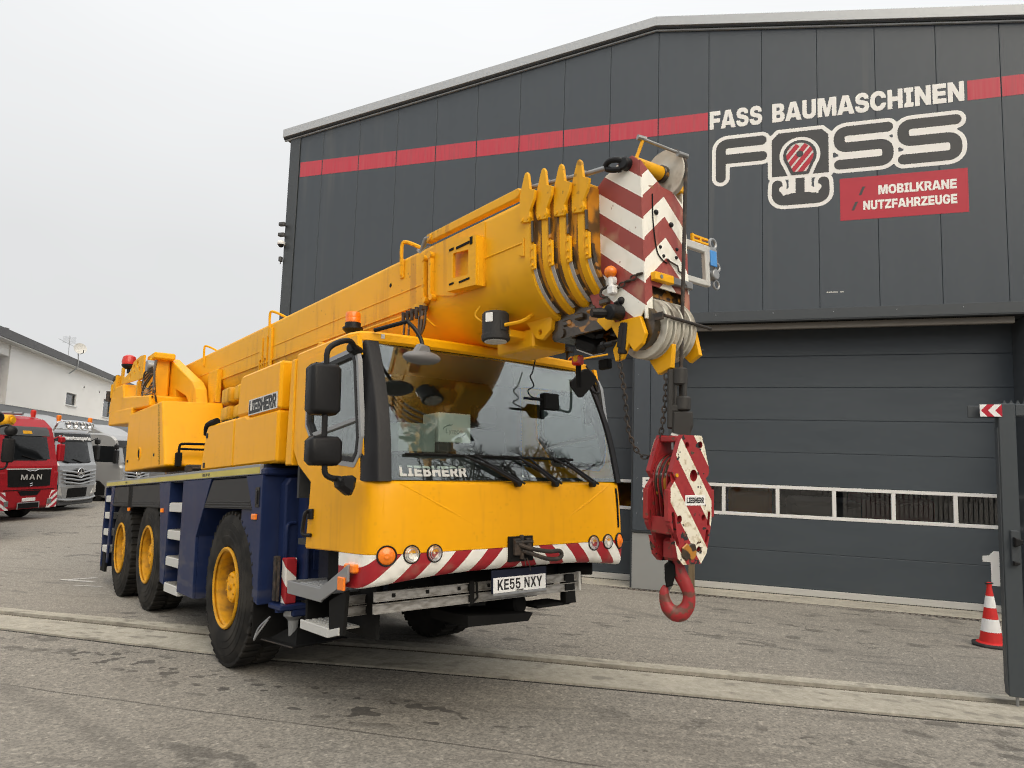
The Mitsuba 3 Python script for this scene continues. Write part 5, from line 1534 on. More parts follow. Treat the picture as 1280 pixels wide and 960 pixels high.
# things fixed to the boom flank
fr = Polygon([(2.70, 3.14), (3.10, 3.10), (3.105, 3.50), (2.72, 3.575)])
holeq = Polygon([(2.80, 3.24), (2.99, 3.22), (2.99, 3.40), (2.80, 3.425)]).buffer(.012)
c('jib_bracket', prism(fr.difference(holeq), -.535, -.510, 'y'), 'boom_yellow', False)
c('jib_bracket', cat(prism([(2.70, 3.14), (3.10, 3.10), (3.10, 3.16), (2.70, 3.20)], -.512, -.456, 'y', .003), prism([(2.72, 3.53), (3.105, 3.45), (3.105, 3.50), (2.72, 3.575)], -.512, -.456, 'y', .003), prism([(3.06, 3.10), (3.105, 3.10), (3.105, 3.5), (3.06, 3.5)], -.512, -.456, 'y', .003)), 'boom_yellow', 20)
for q in ((2.74, 2.80, 3.465, 3.485), (2.84, 3.02, 3.455, 3.475), (2.74, 2.80, 3.18, 3.195), (2.88, 3.02, 3.165, 3.18), (3.03, 3.06, 3.44, 3.50)):
    c('jib_bracket_slot', box(q[0], q[1], -.541, -.534, q[2], q[3], 0), 'black_matt', False)
for x in (2.26, 2.37):
    c('jib_rib', cat(prism(Polygon([(x - .018, 3.19), (x + .018, 3.19), (x + .018, 3.52), (x - .018, 3.52)]), -.50, -.456, 'y', .004), cyl((x, -.505, 3.55), (x, -.456, 3.55), .032, 12), cyl((x + .03, -.505, 3.17), (x + .03, -.456, 3.17), .028, 12)), 'boom_yellow', 25)
c('jib_gusset', prism([(2.0, 3.18), (2.28, 3.18), (2.28, 3.02), (2.42, 2.92)], -.475, -.455, 'y', .003), 'boom_yellow', 25)
c('jib_hole', cyl((1.62, -.458, 3.47), (1.62, -.452, 3.47), .020, 12), 'black_matt')
for x, s_ in ((1.84, 1.0), (-1.56, .9), (-4.55, .9)):
    z = 3.645 + bz(x)
    c('boom_handle', tube(smooth_path([(x, -.468, z - .17), (x + .01, -.475, z - .02), (x + .02, -.478, z + .10), (x + .05, -.46, z + .135), (x + .14, -.36, z + .08), (x + .22, -.26, z + .0)], 4), .018 * s_, 6), 'boom_yellow', 30)
    c('boom_handle_plate', cat(box(x - .025, x + .03, -.472, -.455, z - .20, z - .02, .004), cyl((x, -.478, z - .17), (x, -.455, z - .17), .014, 8)), 'boom_yellow', 25)
for k in range(2):
    x = -1.83 + .17 * k
    c('boom_rib', cat(prism(Polygon([(x - .05, 2.98), (x + .05, 2.98), (x + .05, 3.58), (x - .05, 3.58)]).difference(Polygon([(x - .022, 3.10), (x + .022, 3.10), (x + .022, 3.28), (x - .022, 3.28)]).buffer(.012)), -.478, -.455, 'y')), 'boom_yellow', False)
c('boom_rib', prism([(-1.52, 2.98), (-1.44, 2.98), (-1.44, 3.66), (-1.52, 3.66)], -.485, -.455, 'y', .004), 'boom_yellow', False)
c('boom_rest', prism(Polygon([(.02, 2.95), (.02, 3.12), (.10, 3.18), (.20, 3.16), (.26, 3.02), (.26, 2.95)]).buffer(.01), -.50, -.455, 'y', .008), 'boom_yellow', 25)
c('boom_box', prism([(-4.0, 2.92), (-3.55, 2.92), (-3.55, 3.42), (-4.0, 3.42)], -.53, -.455, 'y', .01), 'boom_yellow', 25)
# bar above the boom and the wiring
c('top_bar', cat(prism([(2.22, 3.715), (3.50, 3.685), (3.56, 3.735), (3.50, 3.765), (2.22, 3.79)], -.44, -.38, 'y', .008), cyl((2.28, -.45, 3.75), (2.28, -.37, 3.75), .03, 10), cyl((3.50, -.445, 3.725), (3.50, -.37, 3.725), .03, 10)), 'boom_yellow', 25)
c('top_bar_link', cat(tube([(2.12, -.43, 3.66), (2.20, -.43, 3.76), (2.28, -.43, 3.75)], .022, 8), tube([(2.05, -.42, 3.70), (2.14, -.44, 3.64), (2.24, -.42, 3.68)], .016, 6)), 'steel')
c('boom_pipe', tube([(.62, -.485, 3.14), (1.95, -.485, 3.10), (1.98, -.50, 3.09)], .012, 8), 'boom_yellow')
c('hose_coupling', cat(*[cat(cyl((1.98 + .075 * k, -.52, 3.02), (1.98 + .075 * k, -.52, 3.12), .016, 8), box(1.96 + .075 * k, 2.0 + .075 * k, -.53, -.46, 3.08, 3.12, .005)) for k in range(5)]), 'rust', 25)
hz = []
for k, (xa, xb) in enumerate(((2.02, 2.30), (2.10, 2.36), (2.26, 2.32))):
    hz.append(tube(smooth_path([(xa, -.525, 3.03), (xa + .01, -.54, 2.88), (2.12 + .04 * k, -.56, 2.72), (2.22 + .03 * k, -.56, 2.78), (xb, -.54, 2.90), (xb + .01, -.525, 3.06)], 6), .011, 6))
c('control_hose', cat(hz), 'grease')
c('air_filter', prism([(.55, 3.02), (.62, 3.02), (.66, 3.14), (.60, 3.15)], -.49, -.456, 'y', .004), 'black_matt', 25)
# work lamps under the boom
lz = lathe([(0, 2.655), (.098, 2.655), (.108, 2.665), (.108, 2.70), (.102, 2.705), (.102, 2.86), (.09, 2.875), (0, 2.875)], 'z', (3.20, -.42, 0), 28)
k = c('work_lamp', cat(lz, box(3.09, 3.12, -.45, -.39, 2.72, 2.80, .01), box(3.28, 3.31, -.45, -.39, 2.72, 2.80, .01)), 'rubber_grey')
add(k + '__glass', cyl((3.20, -.42, 2.648), (3.20, -.42, 2.656), .085, 24), 'off_white', CRANE)
add(k + '__sticker', stick(Polygon([(-.03, 0), (.03, 0), (.03, .07), (-.03, .07)]), (3.245, -.513, 2.785), (1, .48, 0), (0, 0, 1), .002), 'plate_white', CRANE, False)
c('lamp_bracket', cat(tube(smooth_path([(3.31, -.42, 2.76), (3.42, -.34, 2.78), (3.46, -.26, 2.84)], 4), .014, 6), tube(smooth_path([(3.09, -.42, 2.80), (3.02, -.48, 2.88), (3.06, -.46, 2.95)], 4), .008, 6)), 'boom_yellow')
lm = cat(box(-.095, .095, -.085, .085, -.03, .075, .03), box(-.06, .06, -.06, .06, .07, .13, .02))
A = trimesh.transformations.euler_matrix(.30, .42, .3)
A[:3, 3] = (3.78, .00, 2.565)
lm.apply_transform(A)
k = c('work_lamp', lm, 'black_plastic', 40)
g_ = box(-.072, .072, -.066, .066, -.038, -.028, .004)
g_.apply_transform(A)
add(k + '__glass', g_, 'off_white', CRANE, 20)
c('lamp_bracket', cat(box(3.66, 3.74, -.03, .03, 2.56, 2.70, .008), cyl((3.62, .03, 2.48), (3.62, .03, 2.53), .04, 12, .01)), 'boom_yellow', 25)
c('reflector_lamp', box(3.57, 3.66, .0, .06, 2.46, 2.53, .012), 'red_lens', 25)
c('anemometer', cat(tube([(3.60, .05, 2.50), (3.58, .07, 2.30)], .02, 8), box(3.80, 3.90, .05, .10, 2.40, 2.47, .008)), 'black_matt', 25)

# ---------------------------------------------------------------- boom head
HP = Polygon([(3.95, 3.50), (4.18, 3.655), (4.30, 3.70), (4.43, 3.715), (4.487, 3.66), (4.487, 2.66), (4.44, 2.60), (4.26, 2.60), (4.04, 2.78), (3.95, 2.98)])
for s in (-1, 1):
    c('head_plate', prism(HP, -.224 if s < 0 else .212, -.212 if s < 0 else .224, 'y', .002), 'head_paint', False, 'faded red and white chevron side of the boom head' if s < 0 else None)
fp = Polygon([(-.2235, 2.60), (.2235, 2.60), (.2235, 3.44), (.10, 3.52), (-.02, 3.53), (-.13, 3.60), (-.2235, 3.66)])
slot = Polygon([(-.155, 2.36), (.165, 2.36), (.165, 2.815), (-.155, 2.825)])
c('head_front', prism(fp.difference(slot), 4.4875, 4.499, 'x', 0), 'head_paint', False, 'faded red and white chevron front of the boom head')
c('head_frame', cat(box(3.6, 4.46, -.185, -.15, 2.62, 3.5, 0), box(3.6, 4.46, .15, .185, 2.62, 3.5, 0), box(3.7, 4.40, -.15, .15, 3.36, 3.46, 0)), 'grease', False)
c('head_seam', tube([(4.498, -.223, 3.62), (4.498, -.223, 2.62)], .005, 5), 'head_paint')
sl = box(4.470, 4.474, -.155, .165, 2.68, 2.78, 0)
c('head_slot', box(4.30, 4.44, -.15, .155, 2.70, 2.84, 0), 'grease', False)
c('sheave_axle', cyl((4.40, -.20, 2.565), (4.40, .20, 2.565), .145, 24), 'grease')
for k, y in enumerate((-.115, -.035, .045, .125)):
    c('head_sheave', lathe([(.05, y - .028), (.150, y - .026), (.196, y - .028), (.200, y - .020), (.168, y - .006), (.168, y + .006), (.200, y + .020), (.196, y + .028), (.150, y + .026), (.05, y + .028)], 'y', (4.40, 0, 2.565), 40), 'white_sheave', 30)
    c('sheave_groove', lathe([(.176, y - .011), (.176, y + .011)], 'y', (4.40, 0, 2.565), 40), 'grease', 30)
chk = Polygon([(4.20, 2.62), (4.46, 2.62), (4.50, 2.50), (4.47, 2.44), (4.40, 2.40), (4.36, 2.46), (4.30, 2.37), (4.24, 2.36), (4.22, 2.44), (4.27, 2.50)]).buffer(-.008).buffer(.008)
for s in (-1, 1):
    m_ = prism(chk, -.240, -.206, 'y', .004)
    c('sheave_cheek', m_ if s < 0 else mirror_y(m_), 'boom_yellow', 25)
c('sheave_cheek', prism(Polygon([(4.40, 2.42), (4.56, 2.44), (4.54, 2.30), (4.44, 2.27), (4.38, 2.36)]).buffer(.005), -.06, -.02, 'y', .004), 'boom_yellow', 25)
c('rope_keeper', cat(cyl((4.61, -.185, 2.60), (4.60, .30, 2.585), .011, 8), box(4.50, 4.61, -.20, -.185, 2.575, 2.625, .004)), 'rust')
c('rope_keeper', cyl((4.50, .16, 2.47), (4.50, .34, 2.46), .010, 8), 'rust')
c('head_yellow_plate', prism(Polygon([(4.08, 2.66), (4.16, 2.78), (4.25, 2.61), (4.16, 2.58)]), -.236, -.226, 'y', .002), 'boom_yellow', 20)
c('head_yellow_plate', prism(Polygon([(4.40, 2.64), (4.55, 2.56), (4.58, 2.40), (4.50, 2.36), (4.44, 2.42)]), .19, .225, 'y', .003), 'boom_yellow', 20)
def hs_(m_):
    return move(m_, 0, -.024, 0)


# black pins and hooks on the right cheek
c('head_pin', hs_(cat(cyl((4.29, -.205, 2.675), (4.29, -.32, 2.665), .052, 16, .01), tube([(4.26, -.30, 2.665), (4.22, -.40, 2.66)], [.028, .034, .028], 10), cyl((4.28, -.21, 2.72), (4.28, -.23, 2.75), .02, 8))), 'black_plastic')
c('head_pin', hs_(cat(tube(smooth_path([(4.40, -.21, 3.665), (4.36, -.25, 3.695), (4.31, -.28, 3.70), (4.27, -.28, 3.685), (4.265, -.27, 3.665), (4.30, -.26, 3.645), (4.36, -.23, 3.635)], 4), .020, 10), cyl((4.39, -.19, 3.665), (4.39, -.25, 3.665), .045, 16, .01))), 'black_plastic')
k = c('head_lamp', hs_(cat(cyl((4.245, -.21, 2.90), (4.245, -.24, 2.90), .03, 12), cyl((4.25, -.245, 2.84), (4.25, -.245, 2.925), .016, 8), box(4.225, 4.285, -.262, -.215, 2.80, 2.86, .008))), 'white_paint', 25)
add(k + '__lens', ball((4.25, -.269, 2.955), .042, 12, (1, 1, .95)), 'orange_lens', CRANE, True)
c('head_bolt', ball((4.30, -.229, 2.755), .026, 8), 'dark_trim')
for y, z in ((-.09, 3.33), (.06, 3.28), (-.06, 3.10), (-.03, 3.045), (.10, 3.06), (.11, 3.12)):
    c('head_bolt', ball((4.501, y, z), .012 if z < 3.2 else .018, 7), 'dark_trim')
lk = []
for k in range(5):
    t = k / 4
    p_ = np.array([4.27 + .20 * t, -.239, 2.845 + .045 * t])
    lk.append(tube([p_ + [.026 * math.cos(a), 0 if k % 2 else .010 * math.sin(a), .016 * math.sin(a) if k % 2 else 0] for a in np.linspace(0, 2 * math.pi, 10, endpoint=False)], .006, 5, closed=True))
c('latch_chain', cat(lk), 'rust')
c('latch_loop', tube(smooth_path([(4.19, -.24, 2.80), (4.14, -.25, 2.82), (4.15, -.25, 2.86), (4.22, -.245, 2.875)], 4), .009, 6), 'rust')
c('head_bar', cat(box(4.500, 4.535, -.165, .225, 2.855, 2.905, .005), cyl((4.52, -.11, 2.88), (4.545, -.11, 2.88), .014, 8), cyl((4.52, .15, 2.88), (4.545, .15, 2.88), .016, 8)), 'steel', 20)
c('head_bar_end', box(4.4995, 4.541, -.168, .02, 2.852, 2.908, .005), 'boom_yellow', 20)
c('latch_hook', tube(smooth_path([(4.503, -.12, 3.45), (4.505, -.125, 3.25), (4.505, -.10, 3.07), (4.505, -.05, 3.015), (4.505, .0, 3.0)], 5), .004, 5), 'black_matt')
c('latch_hook', cat(tube([(4.507, .0, 3.03), (4.51, .02, 3.015), (4.51, .10, 3.0), (4.51, .11, 2.965), (4.51, .17, 2.955)], .006, 5)), 'rust')
# auxiliary sheave on top
c('top_sheave', lathe([(.045, -.022), (.10, -.012), (.14, -.014), (.172, -.022), (.176, -.016), (.160, 0), (.176, .016), (.172, .022), (.14, .014), (.10, .012), (.045, .022)], 'y', (4.43, .115, 3.67), 44), 'white_sheave', 30)
c('top_sheave_hub', cyl((4.43, .05, 3.67), (4.43, .092, 3.67), .060, 24, .006), 'grease')
c('top_sheave_axle', cyl((4.42, -.20, 3.665), (4.43, .06, 3.67), .050, 22, .004), 'boom_yellow')
c('top_sheave_support', cat(box(4.36, 4.50, .14, .24, 3.55, 3.60, .006), box(4.37, 4.41, .14, .16, 3.46, 3.69, .004)), 'boom_yellow', 20)
c('top_guard', tube([(4.40, -.16, 3.70), (4.44, -.12, 3.85)], .012, 8), 'boom_yellow')
c('top_guard', cat(tube([(4.44, -.13, 3.86), (4.58, .09, 3.765)], .011, 8), cyl((4.585, .06, 3.755), (4.60, .14, 3.75), .018, 10), cyl((4.43, -.16, 3.865), (4.45, -.10, 3.86), .018, 10)), 'steel')
# light arm on the far side with rings and a scrap of blue tape
c('side_arm', cat(box(4.28, 4.32, .20, .74, 3.275, 3.335, .006), box(4.28, 4.315, .20, .70, 3.02, 3.065, .005), box(4.28, 4.32, .68, .73, 3.02, 3.30, .006)), 'alu_white', 25)
c('side_arm_grid', cat(box(4.29, 4.31, .55, .74, 3.345, 3.36, 0), box(4.29, 4.31, .55, .74, 3.38, 3.395, 0), box(4.29, 4.31, .55, .57, 3.335, 3.40, 0), box(4.29, 4.31, .64, .66, 3.345, 3.39, 0)), 'boom_yellow', 20)
c('side_arm_ring', ring((4.31, .79, 3.365), .038, .012, 'x', 20, 7), 'galv')
c('side_arm_ring', ring((4.31, .83, 3.19), .030, .010, 'x', 20, 7), 'galv')
c('side_arm_ring', ring((4.31, .81, 3.05), .032, .008, 'x', 20, 7), 'galv')
c('side_arm_head', cat(box(4.27, 4.33, .72, .82, 3.20, 3.33, .01), cyl((4.25, .78, 3.12), (4.34, .78, 3.12), .04, 14, .006)), 'galv', 25)
c('side_arm_tape', box(4.325, 4.336, .725, .80, 3.18, 3.30, .004), 'blue_tape', 20)

# ================================================================== rope, weight, hook block, chain: they hang plumb, so they are built in world axes
HX, HY = HK['o'][0], HK['o'][1]
ZB = HK['o'][2]
rope_top = W(4.604, .115, 3.68)
arc = [W(4.43 + .174 * math.sin(a), .115, 3.67 + .174 * math.cos(a)) for a in np.linspace(-.9, 1.5, 12)]
k = free(f'{C}__hoist_rope')
add(k, tube(arc + [np.array([HX + .012, HY + .03, 3.2]), np.array([HX + .01, HY + .01, ZB + .05])], .0125, 8), 'rust')
add(free(f'{C}__hoist_rope'), tube([W(4.40, -.03, 2.37), np.array([HX - .004, HY + .02, ZB + .41])], .0115, 8), 'rust')

r_ = np.array([0.995, 0.095, 0])     # to the right as one faces the hall
f_ = np.array([-0.095, 0.995, 0])


def hp(a, z, b=0.0):
    return np.array([HX, HY, ZB + z]) + a * r_ + b * f_


HT = np.eye(4)
HT[:3, 0], HT[:3, 1], HT[:3, 3] = np.array([*HK['n'], 0]) * .84, np.array([*HK['u'], 0]) * .88, [HX, HY, ZB]
RT = np.eye(4)
RT[:3, 0], RT[:3, 1], RT[:3, 3] = r_, f_, [HX, HY, ZB]


def rr(part, m_, mat, smooth=30):
    return add(f'limit_weight__{part}', m_, mat, RT, smooth)


thing('limit_weight', 'dark rusty clamp weight on the rope between boom head and red hook block', 'weight')
rr('upper_clamp', cat(cyl((.005, 0, .315), (.005, 0, .425), .050, 22, .010), box(-.070, -.03, -.04, .025, .04, .415, .012)), 'dark_iron')
rr('clamp_rods', cat(cyl((-.02, -.02, .18), (-.02, -.02, .33), .012, 8), cyl((.035, -.02, .18), (.035, -.02, .33), .016, 8)), 'dark_iron')
rr('lower_clamp', cat(cyl((.025, 0, .155), (.025, 0, .245), .050, 22, .010), box(-.07, 0, -.04, .03, .145, .19, .008)), 'dark_iron')
rr('rope_socket', prism(Polygon([(-.035, .15), (.085, .15), (.09, .06), (.075, .02), (.08, -.04), (-.03, -.04), (-.04, .03)]).buffer(-.01).buffer(.01), -.045, .045, 'y', .012), 'dark_iron')
rr('socket_pin', cat(tube([(-.045, -.055, .0), (.02, -.06, -.02), (.075, -.055, -.055), (.06, -.05, -.09)], .018, 8), tube([(-.03, -.05, -.01), (-.03, -.05, -.09)], .014, 8)), 'steel')


# ---- hook block: two cheek plates, sheaves, swivel and hook
def hb(part, m_, mat, smooth=30, label=None):
    return add(f'hook_block__{part}', m_, mat, HT, smooth, label)


thing('hook_block', 'red hook block with white diagonal stripes and a chipped hook hanging before the hall', 'hook block')
cheek = Polygon([(-.115, -.045), (-.085, 0), (.095, 0), (.115, -.03), (.172, -.205), (.172, -.235), (.138, -.262), (.196, -.320), (.196, -.520), (.180, -.60), (.150, -.715), (.095, -.775), (-.075, -.775), (-.125, -.735), (-.165, -.59), (-.196, -.540), (-.196, -.320), (-.150, -.270), (-.188, -.225)])
holes = [Point(.020, -.245).buffer(.036), Point(.085, -.055).buffer(.021), Point(-.045, -.062).buffer(.020), Point(-.112, -.505).buffer(.023), Point(.118, -.50).buffer(.020), Point(.022, -.680).buffer(.026), Point(.072, -.688).buffer(.017),
         LineString([(-.172, -.475), (-.150, -.60), (-.128, -.650)]).buffer(.014), LineString([(.172, -.475), (.165, -.54)]).buffer(.013), LineString([(.155, -.585), (.145, -.64)]).buffer(.013)]
ch_ = cheek
for h_ in holes:
    ch_ = ch_.difference(h_)
hb('cheek_plate', prism(ch_, .090, .1345, 'x'), 'hook_paint', False, 'striped cheek plate with chipped red and white paint')
hb('cheek_plate', prism(ch_, -.1345, -.090, 'x'), 'hook_paint', False)
hb('plate_backing', prism(cheek.buffer(-.02), .080, .088, 'x'), 'red_paint', False)
hb('plate_backing', prism(cheek.buffer(-.02), -.088, -.080, 'x'), 'red_paint', False)
for s in (-1, 1):
    hb('cross_member', box(-.089, .089, s * .15 - .022, s * .15 + .022, -.60, -.50, .006), 'red_paint', 20)
hb('cross_member', box(-.085, .085, -.10, .09, -.045, -.005, .008), 'red_paint', 20)
hb('sign', box(.1350, .1375, -.062, .132, -.425, -.362, .0005), 'plate_white', False)
lt = text_poly('LIEBHERR', .034, 900, 1.1)
lt = shapely.affinity.scale(lt, .165 / (lt.bounds[2] - lt.bounds[0]), 1, origin=(0, 0))
hb('lettering', stick(lt, (.1380, -.048, -.411), (0, 1, 0), (0, 0, 1), .001), 'black_paint', False)
hb('edge_plate', box(-.1345, -.085, -.215, -.190, -.52, -.33, .006), 'red_paint', 20)
hb('edge_plate', box(.085, .1345, -.215, -.190, -.52, -.33, .006), 'red_paint', 20)
hb('edge_plate', box(-.1345, -.085, .190, .228, -.50, -.33, .006), 'red_paint', 20)
hb('edge_plate', box(.085, .1345, .190, .228, -.50, -.33, .006), 'red_paint', 20)
for x in (-.045, .0, .045):
    hb('sheave', lathe([(.03, x - .019), (.165, x - .018), (.172, x - .012), (.155, x), (.172, x + .012), (.165, x + .018), (.03, x + .019)], 'x', (0, 0, -.285), 36), 'grease' if x else 'rust', 30)
for x in (-.068, -.0225, .0225, .068):
    hb('sheave_guard', prism(Point(0, -.285).buffer(.176).difference(Point(0, -.285).buffer(.150)).union(Polygon([(-.176, -.285), (-.150, -.285), (-.10, -.57), (-.125, -.57)])), x - .0035, x + .0035, 'x'), 'red_paint', 25)
hb('sheave_pin', cat(cyl((-.15, 0, -.285), (.089, 0, -.285), .03, 16), cyl((-.10, -.150, -.245), (.145, -.150, -.245), .012, 10)), 'steel')
hb('eye_recess', lathe([(.052, .1352), (.046, .128), (.030, .118), (0, .116)], 'x', (0, -.150, -.255), 24), 'red_paint')
hb('grease_nipple', cyl((.11, -.150, -.245), (.150, -.150, -.245), .012, 8), 'boom_yellow')
hb('trunnion', cat(cyl((-.13, 0, -.70), (.1445, 0, -.70), .05, 20, .006), cyl((.135, -.05, -.70), (.149, -.05, -.70), .052, 6, .006)), 'grease', 25)
hb('lower_clamp', box(-.07, .07, -.09, .09, -.765, -.63, .02), 'red_paint', 25)
hkp = [(.0, -.745), (.004, -.80), (.022, -.86), (.052, -.915), (.070, -.975), (.062, -1.035), (.028, -1.078), (-.012, -1.085), (-.052, -1.058), (-.074, -1.008), (-.078, -.958), (-.070, -.925)]
hkr = [.036, .038, .042, .040, .037, .042, .050, .050, .043, .034, .027, .016]
hs_ = smooth_path([(a, 0, b) for a, b in hkp], 5)
rs_ = np.interp(np.linspace(0, len(hkp) - 1, len(hs_)), np.arange(len(hkp)), hkr)
hm = tube(hs_, rs_, 16)
hm.vertices[:, 1] *= .88
add('hook_block__hook', hm, 'red_paint', RT, True, 'red hook worn to rusty brown at the bend')
add('hook_block__safety_latch', prism(Polygon([(-.075, -.80), (-.045, -.775), (-.018, -.79), (-.012, -.84), (-.032, -.915), (-.062, -.925), (-.072, -.88)]).buffer(.004), -.035, .02, 'y', .008), 'black_matt', RT, 30)
add('hook_block__hook_neck', prism(Polygon([(-.055, -.70), (-.055, -.80), (-.035, -.82), (-.02, -.70)]), -.02, .04, 'y', .004), 'black_matt', RT, 30)

# ---- chain of the hoist limit switch
A_, B_ = W(4.285, -.245, 2.345), np.array([HX - .075, HY - .03, ZB + .385])
low = np.array([HX - .20, HY + .0, ZB - .135])
path = smooth_path([A_, A_ * .80 + low * .20 + [0, 0, -.09], A_ * .52 + low * .48 + [-.02, 0, -.15], low + (-.055) * r_ + [0, 0, .03], low + .015 * r_, B_ * .30 + low * .70 + .05 * r_ + [0, 0, -.03], B_ * .65 + low * .35 + .035 * r_, B_], 14)
seg = np.r_[0, np.cumsum(np.linalg.norm(np.diff(path, axis=0), axis=1))]
n_l = int(seg[-1] / .034)
links = []
for k in range(n_l):
    s0 = (k + .5) / n_l * seg[-1]
    p_ = np.array([np.interp(s0, seg, path[:, i]) for i in range(3)])
    q_ = np.array([np.interp(min(s0 + .01, seg[-1]), seg, path[:, i]) for i in range(3)])
    t_ = (q_ - p_) / (np.linalg.norm(q_ - p_) + 1e-9)
    sd = np.cross(t_, r_ if k % 2 else f_)
    sd /= np.linalg.norm(sd) + 1e-9
    loop = []
    for a in np.linspace(0, 2 * math.pi, 10, endpoint=False):
        loop.append(p_ + t_ * (.0235 * math.cos(a)) + sd * (.0135 * math.sin(a)))
    links.append(tube(loop, .0050, 5, closed=True))
add('limit_chain', cat(links), 'rust', smooth=40)
thing('limit_chain', 'thin rusty steel chain looping from boom head to the rope weight', 'chain')
add(f'{C}__limit_switch', cat(cyl((4.30, -.235, 2.40), (4.33, -.235, 2.60), .030, 14, .006), cyl((4.30, -.265, 2.44), (4.325, -.265, 2.575), .014, 8)), 'dark_trim', CRANE, 30)
add(f'{C}__limit_switch_wire', tube([W(4.285, -.24, 2.42), A_], .004, 5), 'black_matt')
add(f'{C}__limit_switch_bolt', cat(cyl((4.24, -.26, 2.475), (4.16, -.29, 2.47), .018, 8, .004), cyl((4.19, -.28, 2.472), (4.17, -.285, 2.47), .028, 8)), 'dark_trim', CRANE, 30)

# ================================================================== aluminium ladder stowed under the bumper
L = 'ladder'
thing(L, 'grey aluminium ladder stowed crosswise under the striped bumper', 'ladder')


def la(part, m_, mat, smooth=20):
    return add(f'{L}__{part}', m_, mat, CRANE, smooth)


for (x, z, y0, y1) in ((2.755, .815, -1.155, .80), (2.765, .735, -1.165, .80), (2.42, .760, -1.20, .75), (2.43, .685, -1.22, .75)):
    la('rail', cat(box(x - .012, x, y0, y1, z - .034, z + .034, .002), box(x - .012, x + .020, y0, y1, z + .028, z + .034, .001), box(x - .012, x + .020, y0, y1, z - .034, z - .028, .001)), 'alu')
for i in range(7):
    y = -1.0 + .28 * i
    la('rung', cat(box(2.42, 2.745, y - .014, y + .014, .80, .828, .003)), 'alu')
    for z in (.815, .735):
        la('rung_end', box(2.752, 2.762, y - .013, y + .013, z - .013, z + .013, .001), 'black_matt')
la('rail_cap', box(2.74, 2.785, .79, .815, .695, .855, .004), 'alu_white')
la('strap', cat(box(2.70, 2.792, -.36, -.32, .69, .865, .004), tube([(2.79, -.30, .86), (2.80, -.30, .74), (2.77, -.36, .68)], .010, 6)), 'black_matt')

# rubber pad under the outrigger foot
pad = Polygon([(.89, -1.24), (1.40, -1.17), (1.33, -.68), (.84, -.76)]).buffer(.02)
add('outrigger_pad__mat', prism(pad, .268, .284, 'z', .004), 'black_matt', CRANE, 20)
add('outrigger_pad__cord', tube(smooth_path([(1.02, -1.24, .48), (.92, -1.30, .38), (.90, -1.33, .28), (.98, -1.33, .34), (1.05, -1.27, .46)], 5), .008, 6), 'galv', CRANE)
add('outrigger_pad__ridge', trimesh.Trimesh(np.array([(.92, -1.20, .284), (1.37, -1.14, .284), (1.31, -.72, .284), (.88, -.78, .284), (1.15, -1.10, .40), (1.22, -1.07, .40), (1.20, -.98, .39), (1.13, -1.0, .39)])).convex_hull, 'black_matt', CRANE, 20)
add('outrigger_pad__edge', tube([(.89, -1.265, .276), (1.41, -1.19, .276), (1.35, -.68, .276)], .006, 6), 'rust', CRANE)
thing('outrigger_pad', 'black rubber pad with cord hanging under the outrigger behind the front wheel', 'pad')

